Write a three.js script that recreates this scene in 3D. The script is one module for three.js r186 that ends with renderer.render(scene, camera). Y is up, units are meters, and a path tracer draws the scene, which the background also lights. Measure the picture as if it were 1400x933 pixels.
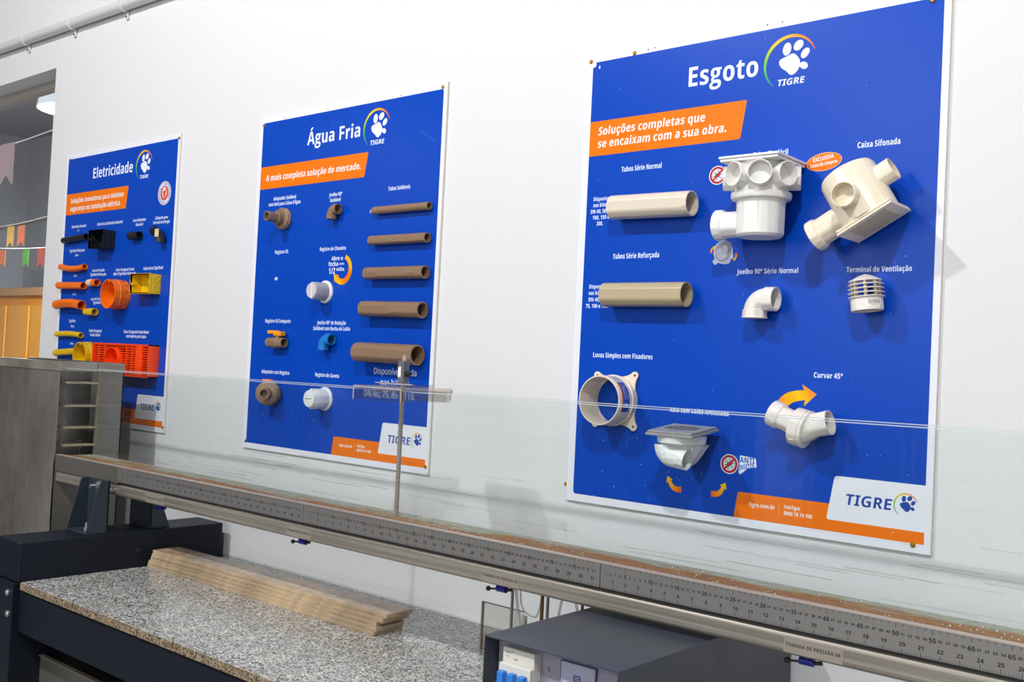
import * as THREE from 'three';
import { RoundedBoxGeometry } from 'three/addons/geometries/RoundedBoxGeometry.js';
import { RectAreaLightUniformsLib } from 'three/addons/lights/RectAreaLightUniformsLib.js';
import { mergeGeometries, toCreasedNormals } from 'three/addons/utils/BufferGeometryUtils.js';

// ---------------------------------------------------------------- camera, exposure, renderer
const scene = new THREE.Scene();
const camera = new THREE.PerspectiveCamera(37.23, 1400 / 933, 0.05, 60);
camera.position.set(1.298, 0.2783, 1.7382);
camera.rotation.set(0.0248, 0.7035, 0.0491, 'YXZ');
scene.add(camera);
const renderer = new THREE.WebGLRenderer();
renderer.toneMapping = THREE.LinearToneMapping;
renderer.toneMappingExposure = 0.485;
renderer.shadowMap.enabled = true;
scene.background = new THREE.Color(0x000000);

// ---------------------------------------------------------------- helpers
let seed = 7;
const rnd = () => { seed = (seed * 1664525 + 1013904223) >>> 0; return seed / 4294967296; };
const V = (x, y, z) => new THREE.Vector3(x, y, z);
const UP = V(0, 1, 0);
const names = new Map();
function numbered(n) { const k = names.get(n) || 0; names.set(n, k + 1); return k ? n + '_' + String(k).padStart(3, '0') : n; }
function shade(m) { m.castShadow = true; m.receiveShadow = true; return m; }
function thing(name, label, category, pos = [0, 0, 0], group) {
  const o = new THREE.Group(); o.name = numbered(name); o.position.set(...pos); o.userData = { label, category };
  if (group) o.userData.group = group;
  scene.add(o); return o;
}
function part(name, geo, mat, parent, label) {
  const m = shade(new THREE.Mesh(Array.isArray(geo) ? merge(geo) : geo, mat)); m.name = name; parent.add(m);
  if (label) m.userData.label = label;
  return m;
}
function single(name, geo, mat, label, category, pos = [0, 0, 0], group) {
  const m = shade(new THREE.Mesh(Array.isArray(geo) ? merge(geo) : geo, mat)); m.name = numbered(name); m.position.set(...pos);
  m.userData = { label, category }; if (group) m.userData.group = group; scene.add(m); return m;
}
function struct(name, geo, mat) {
  const m = shade(new THREE.Mesh(Array.isArray(geo) ? merge(geo) : geo, mat)); m.name = name; m.userData.kind = 'structure'; scene.add(m); return m;
}
function merge(list) {
  return mergeGeometries(list.map((g) => {
    const a = g.index ? g.toNonIndexed() : g.clone();
    for (const k of Object.keys(a.attributes)) if (!['position', 'normal', 'uv'].includes(k)) a.deleteAttribute(k);
    if (!a.attributes.uv) a.setAttribute('uv', new THREE.BufferAttribute(new Float32Array(a.attributes.position.count * 2), 2));
    return a;
  }));
}
const box = (w, h, d, x = 0, y = 0, z = 0) => new THREE.BoxGeometry(w, h, d).translate(x, y, z);
// box from its limits, with chamfered edges when r > 0
function lim(x0, x1, y0, y1, z0, z1, r = 0) {
  const w = x1 - x0, h = y1 - y0, d = z1 - z0;
  const g = r ? new RoundedBoxGeometry(w, h, d, 2, r) : new THREE.BoxGeometry(w, h, d);
  return g.translate((x0 + x1) / 2, (y0 + y1) / 2, (z0 + z1) / 2);
}
// uv in metres taken from the dominant axis of the normal
function uvm(g, s = 1) {
  g = g.index ? g.toNonIndexed() : g;
  const p = g.attributes.position, n = g.attributes.normal, uv = new Float32Array(p.count * 2);
  for (let i = 0; i < p.count; i++) {
    const a = Math.abs(n.getX(i)), b = Math.abs(n.getY(i)), c = Math.abs(n.getZ(i));
    let u, v;
    if (b >= a && b >= c) { u = p.getX(i); v = p.getZ(i); } else if (a >= c) { u = p.getZ(i); v = p.getY(i); } else { u = p.getX(i); v = p.getY(i); }
    uv[2 * i] = u * s; uv[2 * i + 1] = v * s;
  }
  g.setAttribute('uv', new THREE.BufferAttribute(uv, 2)); return g;
}
const lathe = (prof, seg = 40, crease = 0.5) => toCreasedNormals(new THREE.LatheGeometry(prof.map(([r, y]) => new THREE.Vector2(Math.max(r, 1e-5), y)), seg), crease);
// turns a lathe (axis +y) so that it starts at o and runs along d
function along(g, o, d) {
  const q = new THREE.Quaternion().setFromUnitVectors(UP, V(...d).normalize());
  return g.applyQuaternion(q).translate(...o);
}
const pipe = (r, t, len, seg = 40) => lathe([[r - t, 0], [r - t * 0.3, 0], [r, t * 0.3], [r, len - t * 0.3], [r - t * 0.3, len], [r - t, len], [r - t, 0]], seg);
const rod = (r, a, b, seg = 16) => { const A = V(...a), B = V(...b), d = B.clone().sub(A), l = d.length(); return along(new THREE.CylinderGeometry(r, r, l, seg).translate(0, l / 2, 0), a, d.toArray()); };
const discAt = (r, h, o, d, seg = 32) => along(lathe([[0, 0], [r, 0], [r, h * 0.7], [r - h * 0.3, h], [0, h]], seg), o, d);
function curveTube(pts, r, seg = 40, rad = 10, closed = false) { return new THREE.TubeGeometry(new THREE.CatmullRomCurve3(pts.map((p) => V(...p)), closed), seg, r, rad, closed); }
// hollow bent fitting: list of centre points, outer radius as a function of t, wall thickness
function bend(pts, ro, wall, rad = 32) {
  const n = pts.length, P = pts.map((p) => V(...p)), T = P.map((p, i) => P[Math.min(n - 1, i + 1)].clone().sub(P[Math.max(0, i - 1)]).normalize());
  let nrm = Math.abs(T[0].z) < 0.9 ? V(0, 0, 1) : V(0, 1, 0);
  const rings = [];
  for (let i = 0; i < n; i++) {
    nrm = nrm.clone().sub(T[i].clone().multiplyScalar(nrm.dot(T[i]))).normalize();
    rings.push([nrm.clone(), T[i].clone().cross(nrm)]);
  }
  const pos = [], idx = [];
  const ringAt = (i, r) => { for (let k = 0; k < rad; k++) { const a = k / rad * Math.PI * 2, q = P[i].clone().addScaledVector(rings[i][0], Math.cos(a) * r).addScaledVector(rings[i][1], Math.sin(a) * r); pos.push(q.x, q.y, q.z); } };
  for (let i = 0; i < n; i++) ringAt(i, ro(i / (n - 1)));
  for (let i = n - 1; i >= 0; i--) ringAt(i, ro(i / (n - 1)) - wall);
  const m = 2 * n;
  for (let i = 0; i < m; i++) for (let k = 0; k < rad; k++) {
    const a = i * rad + k, b = i * rad + (k + 1) % rad, c = ((i + 1) % m) * rad + k, d = ((i + 1) % m) * rad + (k + 1) % rad;
    idx.push(a, b, c, b, d, c);
  }
  const g = new THREE.BufferGeometry(); g.setAttribute('position', new THREE.Float32BufferAttribute(pos, 3)); g.setIndex(idx);
  return toCreasedNormals(g, 0.7);
}
// centre line of a 90 degree elbow in the wall plane: opening A on +x, opening B on -y
function elbowPath(ax, ay, bx, by, z, R, n = 14) {
  const pts = []; const sx = 6;
  for (let i = 0; i <= sx; i++) pts.push([ax + (bx + R - ax) * i / sx, ay, z]);
  for (let i = 1; i < n; i++) { const t = i / n * Math.PI / 2; pts.push([bx + R - Math.sin(t) * R, ay - R + Math.cos(t) * R, z]); }
  for (let i = 0; i <= sx; i++) pts.push([bx, ay - R + (by - ay + R) * i / sx, z]);
  return pts;
}
// ---------------------------------------------------------------- textures
function canvasTex(w, h, draw, opt = {}) {
  const c = document.createElement('canvas'); c.width = w; c.height = h; draw(c.getContext('2d'), w, h);
  const t = new THREE.CanvasTexture(c); if (!opt.data) t.colorSpace = THREE.SRGBColorSpace; t.anisotropy = 8;
  if (opt.repeat) { t.wrapS = t.wrapT = THREE.RepeatWrapping; t.repeat.set(...opt.repeat); }
  return t;
}
function dataTex(n, fn, opt = {}) {
  const m = opt.rows || n, d = new Uint8Array(n * m * 4);
  for (let j = 0; j < m; j++) for (let i = 0; i < n; i++) { const c = fn(i, j), k = (j * n + i) * 4; d[k] = c[0]; d[k + 1] = c[1]; d[k + 2] = c[2]; d[k + 3] = 255; }
  const t = new THREE.DataTexture(d, n, m); t.magFilter = THREE.LinearFilter; t.minFilter = THREE.LinearMipmapLinearFilter; t.generateMipmaps = true;
  t.wrapS = t.wrapT = THREE.RepeatWrapping; if (opt.srgb) t.colorSpace = THREE.SRGBColorSpace; if (opt.repeat) t.repeat.set(...opt.repeat); t.needsUpdate = true; return t;
}
// tiling value noise
function noiseGrid(n, cellsX, cellsY, sd) {
  let s = sd; const r = () => { s = (s * 1664525 + 1013904223) >>> 0; return s / 4294967296; };
  const g = new Float32Array(cellsX * cellsY).map(() => r());
  return (i, j, m = n) => {
    const x = i / n * cellsX, y = j / m * cellsY, x0 = Math.floor(x), y0 = Math.floor(y), fx = x - x0, fy = y - y0;
    const at = (a, b) => g[((b % cellsY + cellsY) % cellsY) * cellsX + (a % cellsX + cellsX) % cellsX], sx = fx * fx * (3 - 2 * fx), sy = fy * fy * (3 - 2 * fy);
    return (at(x0, y0) * (1 - sx) + at(x0 + 1, y0) * sx) * (1 - sy) + (at(x0, y0 + 1) * (1 - sx) + at(x0 + 1, y0 + 1) * sx) * sy;
  };
}
const cl = (x) => Math.max(0, Math.min(255, x | 0));
const graniteTex = (() => {
  const N = 1024, a = noiseGrid(N, 128, 128, 3), b = noiseGrid(N, 200, 200, 11), c = noiseGrid(N, 40, 40, 5), d = noiseGrid(N, 12, 12, 9);
  return dataTex(N, (i, j) => {
    let v = 183 + (c(i, j) - 0.5) * 30 + (d(i, j) - 0.5) * 14, w = a(i, j), u = b(i, j), warm = (c(j, i) - 0.4) * 16;
    if (w * 0.6 + u * 0.4 > 0.58) v -= 70; if (u > 0.72) v -= 75; if (w < 0.26) v += 36;
    v = Math.max(34, Math.min(228, v));
    return [cl(v + warm * 0.5), cl(v), cl(v - 4 - warm * 0.6)];
  }, { srgb: true, repeat: [2.4, 2.4] });
})();
const brushTex = (() => { const N = 512, a = noiseGrid(N, 4, 256, 21), b = noiseGrid(N, 16, 400, 22), c = noiseGrid(N, 8, 8, 23); return dataTex(N, (i, j) => { const v = 118 + (a(i, j) - 0.5) * 70 + (b(i, j) - 0.5) * 60 + (c(i, j) - 0.5) * 60; return [cl(v), cl(v), cl(v)]; }, { repeat: [1, 4] }); })();
const steelColor = (() => { const N = 512, a = noiseGrid(N, 6, 5, 31), b = noiseGrid(N, 30, 26, 32), c = noiseGrid(N, 5, 200, 33); return dataTex(N, (i, j) => { const v = 176 + (a(i, j) - 0.5) * 46 + (b(i, j) - 0.5) * 16 + (c(i, j) - 0.5) * 9; return [cl(v), cl(v * 0.985), cl(v * 0.95)]; }, { srgb: true, repeat: [2, 2] }); })();
const tankColor = (() => { const N = 512, a = noiseGrid(N, 5, 3, 81), b = noiseGrid(N, 60, 9, 82), c = noiseGrid(N, 24, 20, 83); return dataTex(N, (i, j) => { const v = 172 + (a(i, j) - 0.5) * 50 + (b(i, j) - 0.5) * 14 + (c(i, j) - 0.5) * 16; return [cl(v), cl(v * 0.985), cl(v * 0.965)]; }, { srgb: true, repeat: [1.5, 1.5] }); })();
const paintBump = (() => { const N = 512, a = noiseGrid(N, 90, 90, 41), b = noiseGrid(N, 24, 24, 42); return dataTex(N, (i, j) => { const v = 128 + (a(i, j) - 0.5) * 60 + (b(i, j) - 0.5) * 90; return [cl(v), cl(v), cl(v)]; }, { repeat: [1.5, 1.5] }); })();
const powderTex = (() => { const N = 256, a = noiseGrid(N, 128, 128, 51); return dataTex(N, (i, j) => { const v = a(i, j) * 255; return [cl(v), cl(v), cl(v)]; }, { repeat: [8, 8] }); })();
// sediment on the channel bed: u runs along the flume, v across it (rust heaped against the near glass)
const bedTex = (() => {
  const N = 1024, M = 128, a = noiseGrid(N, 40, 6, 61), b = noiseGrid(N, 240, 22, 62), c = noiseGrid(N, 14, 3, 63), e = noiseGrid(N, 500, 60, 64);
  return dataTex(N, (i, j) => {
    const v = j / M, h = a(i, j, M) * 0.45 + b(i, j, M) * 0.3 + c(i, j, M) * 0.45, k = Math.max(0, Math.min(1, (h + v * 1.15 - 0.88) * 2.4)), s = e(i, j, M);
    const g = [150, 152, 136], r = [138, 92, 44], m = 0.82 + 0.3 * s;
    return [0, 1, 2].map((q) => cl((g[q] + (r[q] - g[q]) * k) * m));
  }, { rows: M, srgb: true });
})();
const woodTex = (() => { const N = 512, a = noiseGrid(N, 4, 90, 71), b = noiseGrid(N, 40, 60, 72), c = noiseGrid(N, 7, 9, 73); return dataTex(N, (i, j) => { const v = 0.86 + (a(i, j) - 0.5) * 0.12 + (b(i, j) - 0.5) * 0.14 + (c(i, j) - 0.5) * 0.22; return [cl(204 * v), cl(178 * v), cl(142 * v)]; }, { srgb: true }); })();
// ---------------------------------------------------------------- materials
const std = (c, rough = 0.5, o = {}) => new THREE.MeshPhysicalMaterial({ color: c, roughness: rough, ...o });
const M = {
  wall: std(0xdddcdc, 0.75, { bumpMap: paintBump, bumpScale: 0.0002 }),
  ceiling: std(0x6e6e6d, 0.9), floor: std(0x8d8b87, 0.45), hallWall: std(0x8f8e8c, 0.8), farWall: std(0xc4c3c1, 0.8),
  boardEdge: std(0xd9d4c6, 0.6),
  cream: std(0xdccfbb, 0.32), cream2: std(0xe9dcc4, 0.3), white: std(0xe9e7e2, 0.3), ivory: std(0xe9e2d8, 0.28), beige: std(0xb5a684, 0.35), brown: std(0x8a6f57, 0.4),
  whiteKnob: std(0xe6e8e6, 0.3), greyKnob: std(0xa9a9b0, 0.35), grate: std(0x9c9a98, 0.45), slot: std(0x2a2c30, 0.8),
  blueFit: std(0x0f78c6, 0.35), orangeFit: std(0xf2730f, 0.38), orangeBright: std(0xff4a08, 0.4), yellow: std(0xe0b60c, 0.38), yellowLever: std(0xf29a10, 0.35), black: std(0x15171b, 0.45), tag: std(0xd8c79a, 0.6),
  gold: std(0xc79a3a, 0.3, { metalness: 0.9 }), rusty: std(0x7a5a3a, 0.6, { metalness: 0.5 }),
  tankSteel: std(0xd6d0ca, 0.48, { metalness: 0.7, map: tankColor }),
  steel: std(0xd9d2c8, 0.42, { metalness: 0.45, map: steelColor, roughnessMap: null }),
  steelDark: std(0x8a867e, 0.42, { metalness: 0.7 }),
  bolt: std(0xb9bcc0, 0.3, { metalness: 0.9 }),
  frame: std(0x121824, 0.42, { specularIntensity: 0.5, bumpMap: powderTex, bumpScale: 0.00012 }),
  bracket: std(0x2b343f, 0.42, { bumpMap: powderTex, bumpScale: 0.00012 }),
  boxTop: std(0x3c414c, 0.32, { bumpMap: powderTex, bumpScale: 0.0001 }), boxPanel: std(0x8f8c9c, 0.5),
  granite: std(0xffffff, 0.14, { map: graniteTex }),
  bed: std(0xffffff, 0.7, { map: bedTex }),
  acrylicAmber: std(0xffffff, 0.22, { map: woodTex, clearcoat: 0.4, clearcoatRoughness: 0.15 }),
  glass: std(new THREE.Color(0.987, 0.998, 0.995), 0.02, { specularIntensity: 0.55, transmission: 1, thickness: 0, ior: 1.5 }),
  pane: std(0xd8dcde, 0.03, { transmission: 1, thickness: 0, ior: 1.5 }),
  glassEdge: std(0xe9f0ee, 0.3, { transmission: 0.6, thickness: 0 }),
  acrylic: std(0xf2f1ee, 0.04, { transmission: 1, thickness: 0, ior: 1.49 }),
  acrylicEdge: std(0xe4ddd6, 0.3, { transmission: 0.6, thickness: 0 }),
  hose: std(0xe2e4e4, 0.15, { transmission: 0.7, thickness: 0 }),
  blueValve: std(0x1a1f86, 0.35), conduit: std(0xd2d0d0, 0.4),
  rustStain: std(0x8a5a2c, 0.8), louver: std(0xa79f86, 0.5, { metalness: 0.4 }),
};
// ---------------------------------------------------------------- lamps (the hall's pendants; two above the flume, three in the next row)
const shadeMat = std(0xe8ecee, 0.5, { transmission: 0.25, thickness: 0 });
const bulbMat = (k) => new THREE.MeshStandardMaterial({ color: 0xffffff, emissive: 0xfffcf8, emissiveIntensity: k });
function pendant(x, y, z, cd, label, color = 0xfcfcff, topY = 3.2) {
  const t = thing('pendant_lamp', label, 'lamp', [x, y, z], 'pendant lamps of the hall');
  part('bulb', lathe([[0, -0.07], [0.035, -0.062], [0.06, -0.03], [0.062, 0], [0.045, 0.04], [0.022, 0.075], [0.022, 0.1], [0, 0.1]], 24, 2), bulbMat(6), t);
  part('shade', lathe([[0.09, 0.2], [0.2, 0.05], [0.204, 0.05], [0.094, 0.204], [0.02, 0.225], [0.02, 0.22], [0.09, 0.2]], 36), std(0xd9dcdd, 0.4, { metalness: 0.3 }), t);
  part('socket', lathe([[0, 0.1], [0.026, 0.1], [0.026, 0.22], [0, 0.22]], 20), M.black, t);
  part('cord', rod(0.004, [0, 0.21, 0], [0, topY - y, 0], 8), M.black, t);
  const l = new THREE.PointLight(color, cd, 0, 2); l.position.set(0, -0.01, 0); l.castShadow = true; l.shadow.radius = 3; l.name = 'bulb_light'; t.add(l);
}
pendant(-1.15, 2.6, 2.4, 38, 'pendant lamp over the flume, outside the picture, nearer the middle board');
pendant(1.45, 2.6, 2.4, 37, 'pendant lamp over the flume, outside the picture, nearer the large right board');
pendant(-5.19, 2.03, 4.4, 3, 'pendant lamp across the hall at its left end');
pendant(-0.87, 2.03, 4.4, 7, 'pendant lamp across the hall in the middle of its row');
pendant(3.0, 2.03, 4.4, 6, 'pendant lamp across the hall at its right end');
// ---------------------------------------------------------------- the hall
const WX0 = -7.5, WX1 = 4.5, FL = -1.25, CE = 3.2, ZB = 6.2;
const OX0 = -5.2, OX1 = -2.475, OY0 = -0.15, OY1 = 1.31;
{
  const s = new THREE.Shape([new THREE.Vector2(-14.2, FL - 0.1), new THREE.Vector2(WX1 + 0.15, FL - 0.1), new THREE.Vector2(WX1 + 0.15, 3.4), new THREE.Vector2(-14.2, 3.4)]);
  s.holes.push(new THREE.Path([new THREE.Vector2(OX0, OY0), new THREE.Vector2(OX0, OY1), new THREE.Vector2(OX1, OY1), new THREE.Vector2(OX1, OY0)]));
  struct('wall_back', uvm(new THREE.ExtrudeGeometry(s, { depth: 0.16, bevelEnabled: false }).translate(0, 0, -0.16)), M.wall);
}
struct('floor', uvm(lim(WX0, WX1, FL - 0.1, FL, 0, ZB)), M.floor);
struct('ceiling', uvm(lim(WX0, WX1, CE, CE + 0.1, 0, ZB)), M.ceiling);
struct('wall_left', uvm(lim(WX0 - 0.15, WX0, FL, CE + 0.1, 0, ZB)), M.hallWall);
struct('wall_right', uvm(lim(WX1, WX1 + 0.15, FL, CE + 0.1, 0, ZB)), M.hallWall);
struct('wall_front', uvm(lim(WX0, WX1, FL, CE + 0.1, ZB, ZB + 0.15)), M.farWall);
// window in the back wall
{
  const w = new THREE.Group(); w.name = 'window_1'; w.userData.kind = 'structure'; scene.add(w);
  const al = std(0xb3aaa0, 0.5);
  part('window_frame', lim(OX0, OX1, OY1 - 0.028, OY1, -0.125, -0.085, 0.002), al, w);
  part('window_frame', lim(OX0, OX1, OY0, OY0 + 0.028, -0.125, -0.085, 0.002), al, w);
  part('window_frame', lim(OX1 - 0.028, OX1, OY0, OY1, -0.125, -0.085, 0.002), al, w);
  part('window_frame', lim(OX0, OX0 + 0.028, OY0, OY1, -0.125, -0.085, 0.002), al, w);
  part('window_frame', lim(-3.86, -3.83, OY0, OY1, -0.125, -0.085, 0.002), al, w);
  part('pane', lim(OX0 + 0.02, -3.845, OY0 + 0.02, OY1 - 0.02, -0.108, -0.102), M.pane, w);
  part('pane', lim(-3.845, OX1 - 0.02, OY0 + 0.02, OY1 - 0.02, -0.108, -0.102), M.pane, w);
}
// added frontal fill light, built as an unseen glowing window band behind the camera
{
  RectAreaLightUniformsLib.init();
  const w = new THREE.Group(); w.name = 'added_window_2'; w.userData.kind = 'structure'; scene.add(w);
  const x0 = -2.6, x1 = 3.6, y0 = 0.25, y1 = 1.75, z = ZB, fm = std(0xc9c7c3, 0.5), gm = new THREE.MeshStandardMaterial({ color: 0xdfe6ea, roughness: 0.6, emissive: 0xeef4ff, emissiveIntensity: 1.6 });
  for (let i = 0; i < 4; i++) { const a = x0 + (x1 - x0) * i / 4; part('pane', lim(a + 0.03, a + (x1 - x0) / 4 - 0.03, y0 + 0.03, y1 - 0.03, z - 0.012, z - 0.004), gm, w); }
  for (let i = 0; i <= 4; i++) { const a = x0 + (x1 - x0) * i / 4; part('mullion', lim(a - 0.03, a + 0.03, y0, y1, z - 0.03, z, 0.003), fm, w); }
  part('sill', lim(x0 - 0.05, x1 + 0.05, y0 - 0.04, y0 + 0.03, z - 0.06, z, 0.003), fm, w); part('head', lim(x0, x1, y1 - 0.03, y1 + 0.03, z - 0.03, z, 0.003), fm, w);
  const L = new THREE.RectAreaLight(0xfafbff, 4.1, x1 - x0, y1 - y0); L.position.set((x0 + x1) / 2, (y0 + y1) / 2, z - 0.07); L.lookAt((x0 + x1) / 2, (y0 + y1) / 2, 0); L.name = 'added_fill_light'; w.add(L);
}
// the room behind the window
{
  const gw = std(0xb4b6b8, 0.85), X0 = -14, X1 = 0, Z1 = -5, TOP = 3.3;
  struct('wall_room_behind', uvm(lim(X0, X1, FL, TOP, Z1 - 0.1, Z1)), gw);
  struct('wall_room_left', uvm(lim(X0 - 0.1, X0, FL, TOP, Z1, -0.16)), gw);
  struct('wall_room_right', uvm(lim(X1, X1 + 0.1, FL, TOP, Z1, -0.16)), gw);
  struct('floor_room_behind', uvm(lim(X0, X1, FL - 0.1, FL, Z1, -0.16)), M.floor);
  struct('ceiling_room_behind', uvm(lim(X0, X1, TOP, TOP + 0.1, Z1, -0.16)), std(0x8e9092, 0.9));
  const c = thing('wooden_cabinet', 'orange-brown wooden cabinet wall seen through the window pane', 'cabinet', [-11.2, FL, -4.1]);
  const ow = std(0xd9861f, 0.5);
  part('body', lim(-2.6, 2.6, 0, 2.1, -0.25, 0.2, 0.01), ow, c);
  part('top_rail', lim(-2.65, 2.65, 2.1, 2.2, -0.28, 0.24, 0.01), std(0xb98a5a, 0.5), c);
  for (let i = 0; i < 8; i++) part('door', lim(-2.55 + i * 0.64, -1.97 + i * 0.64, 1.32, 1.98, 0.2, 0.22, 0.004), std(0xe29a36, 0.5), c);
  for (let i = 0; i < 8; i++) part('door', lim(-2.55 + i * 0.64, -1.97 + i * 0.64, 0.3, 1.26, 0.2, 0.22, 0.004), i % 3 === 1 ? std(0x6a5236, 0.5) : std(0xd58a26, 0.5), c);
  const L = thing('pendant_lamp', 'white lit bell shaped lamp shade seen through the window pane', 'lamp', [-7.5, 2.34, -2.5]);
  part('lamp_shade', lathe([[0.2, 0.42], [0.27, 0.2], [0.31, 0.0], [0.3, 0.0], [0.26, 0.2], [0.19, 0.42], [0.03, 0.46], [0.03, 0.47], [0.2, 0.43]], 40, 1), std(0xf4f8fa, 0.5, { emissive: 0xeaf4ff, emissiveIntensity: 1.1 }), L);
  part('bulb', new THREE.SphereGeometry(0.07, 20, 14).translate(0, 0.12, 0), bulbMat(3), L);
  part('cord', rod(0.006, [0, 0.46, 0], [0, TOP - 2.34, 0], 8), M.black, L);
  const pl = new THREE.PointLight(0xf4f6ff, 480, 0, 2); pl.position.set(0, 0.06, 0); pl.castShadow = true; pl.shadow.radius = 4; pl.name = 'bulb_light'; L.add(pl);
  const cols = { red: 0xc8503c, yellow: 0xd8a93a, green: 0x6cb83c, orange: 0xd87a3a, dullYellow: 0x97907c, dullRed: 0x917c78, dullOrange: 0x9a8270 };
  const flag = (x, y, z, s, col, label) => {
    const sh = new THREE.Shape([new THREE.Vector2(-s / 2, 0), new THREE.Vector2(s / 2, 0), new THREE.Vector2(s / 2, -s * 1.35), new THREE.Vector2(0, -s), new THREE.Vector2(-s / 2, -s * 1.35)]);
    single('bunting_flag', new THREE.ExtrudeGeometry(sh, { depth: 0.002, bevelEnabled: false }), std(cols[col], 0.8, { transmission: 0.3, thickness: 0 }), label, 'flag', [x, y, z], 'paper bunting flags behind the window');
  };
  const cords = [[[-9.5, 1.30, -2], [-7.6, 1.245, -2], [-5.8, 1.36, -2]], [[-9.5, 1.2, -2.4], [-8.0, 1.13, -2.4], [-6.6, 1.13, -2.4]], [[-9.8, 1.95, -1.8], [-7.4, 1.86, -1.8], [-5.6, 1.95, -1.8]]];
  const cl3 = ['upper of the two low bunting cords behind the window', 'lower bunting cord behind the window', 'highest bunting cord behind the window'];
  cords.forEach((p, i) => single('bunting_string', curveTube(p, i ? 0.004 : 0.014, 30, 6), i ? M.conduit : std(0x4a4036, 0.7), cl3[i], 'cord'));
  flag(-7.42, 1.24, -1.98, 0.13, 'yellow', 'yellow bunting flag on the dark cord behind the window');
  flag(-7.22, 1.24, -1.98, 0.13, 'orange', 'orange bunting flag beside the yellow one behind the window');
  flag(-8.02, 1.12, -2.38, 0.12, 'green', 'green bunting flag behind the window');
  flag(-7.72, 1.12, -2.38, 0.13, 'red', 'red bunting flag on the lower cord near the window edge');
  flag(-8.5, 1.13, -2.38, 0.12, 'orange', 'orange bunting flag farthest left on the lower cord');
  flag(-7.55, 1.86, -1.78, 0.26, 'dullYellow', 'large dull yellow bunting flag high behind the window');
  flag(-7.1, 1.87, -1.78, 0.26, 'dullRed', 'large dull red bunting flag high behind the window');
  flag(-8.0, 1.87, -1.78, 0.26, 'dullOrange', 'large dull orange bunting flag high at the left picture edge');
}
// cabinets across the hall, mirrored by the flume glass
{
  const cab = (name, label, x0, x1, y1, z0, z1, n, dir) => {
    const c = thing(name, label, 'cabinet', [(x0 + x1) / 2, FL, (z0 + z1) / 2]), w = (x1 - x0) / 2, d = (z1 - z0) / 2, h = y1 - FL, m = std(0x2c313a, 0.5);
    part('body', lim(-w, w, 0.08, h, -d, d, 0.006), m, c); part('plinth', lim(-w + 0.03, w - 0.03, 0, 0.08, -d + 0.03, d - 0.03), M.black, c);
    for (let i = 0; i < n; i++) {
      const g = dir ? lim(w, w + 0.018, 0.11, h - 0.03, -d + (2 * d / n) * i + 0.01, -d + (2 * d / n) * (i + 1) - 0.01, 0.003) : lim(-w + (2 * w / n) * i + 0.01, -w + (2 * w / n) * (i + 1) - 0.01, 0.11, h - 0.03, -d - 0.018, -d, 0.003);
      const p = part('door', g, std(0x353b46, 0.45), c); const k = -1 + (2 / n) * (i + 0.85);
      part('handle', dir ? lim(w + 0.018, w + 0.034, h * 0.5, h * 0.62, d * k, d * k + 0.015, 0.003) : lim(w * k, w * k + 0.015, h * 0.5, h * 0.62, -d - 0.034, -d - 0.018, 0.003), M.bolt, p);
    }
  };
  cab('steel_cabinet', 'dark steel cabinet across the hall, left one against the far wall', -4.0, -2.35, 0.6, 5.75, 6.19, 4, 0);
  cab('steel_cabinet', 'dark steel cabinet across the hall, right one against the far wall', -1.75, -1.0, 0.6, 5.75, 6.19, 2, 0);
  cab('steel_cabinet', 'long dark steel cabinet along the left wall of the hall', -7.49, -7.0, 0.9, 2.0, 5.5, 6, 1);
}
// conduit on the wall
{
  const c = thing('wall_conduit', 'white conduit pipe clipped along the top of the wall', 'pipe', [0, 1.484, 0.02]);
  part('tube', rod(0.0185, [-6.5, 0.012, 0], [-0.6, -0.06, 0], 24), M.conduit, c);
  for (const x of [-3.08, -2.71, -2.34, -1.97]) {
    const y = 0.012 - (x + 6.5) * 0.0122;
    const k = part('clip', lathe([[0.0185, 0], [0.0225, 0], [0.0225, 0.014], [0.0185, 0.014], [0.0185, 0]], 28).rotateZ(-Math.PI / 2).translate(x, y, 0), M.conduit, c);
    part('tab', lim(x, x + 0.014, y - 0.045, y - 0.018, -0.018, -0.012, 0.001), M.conduit, k);
    part('screw', discAt(0.0035, 0.003, [x + 0.007, y - 0.036, -0.012], [0, 0, 1], 12), M.rusty, k);
  }
}
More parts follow.
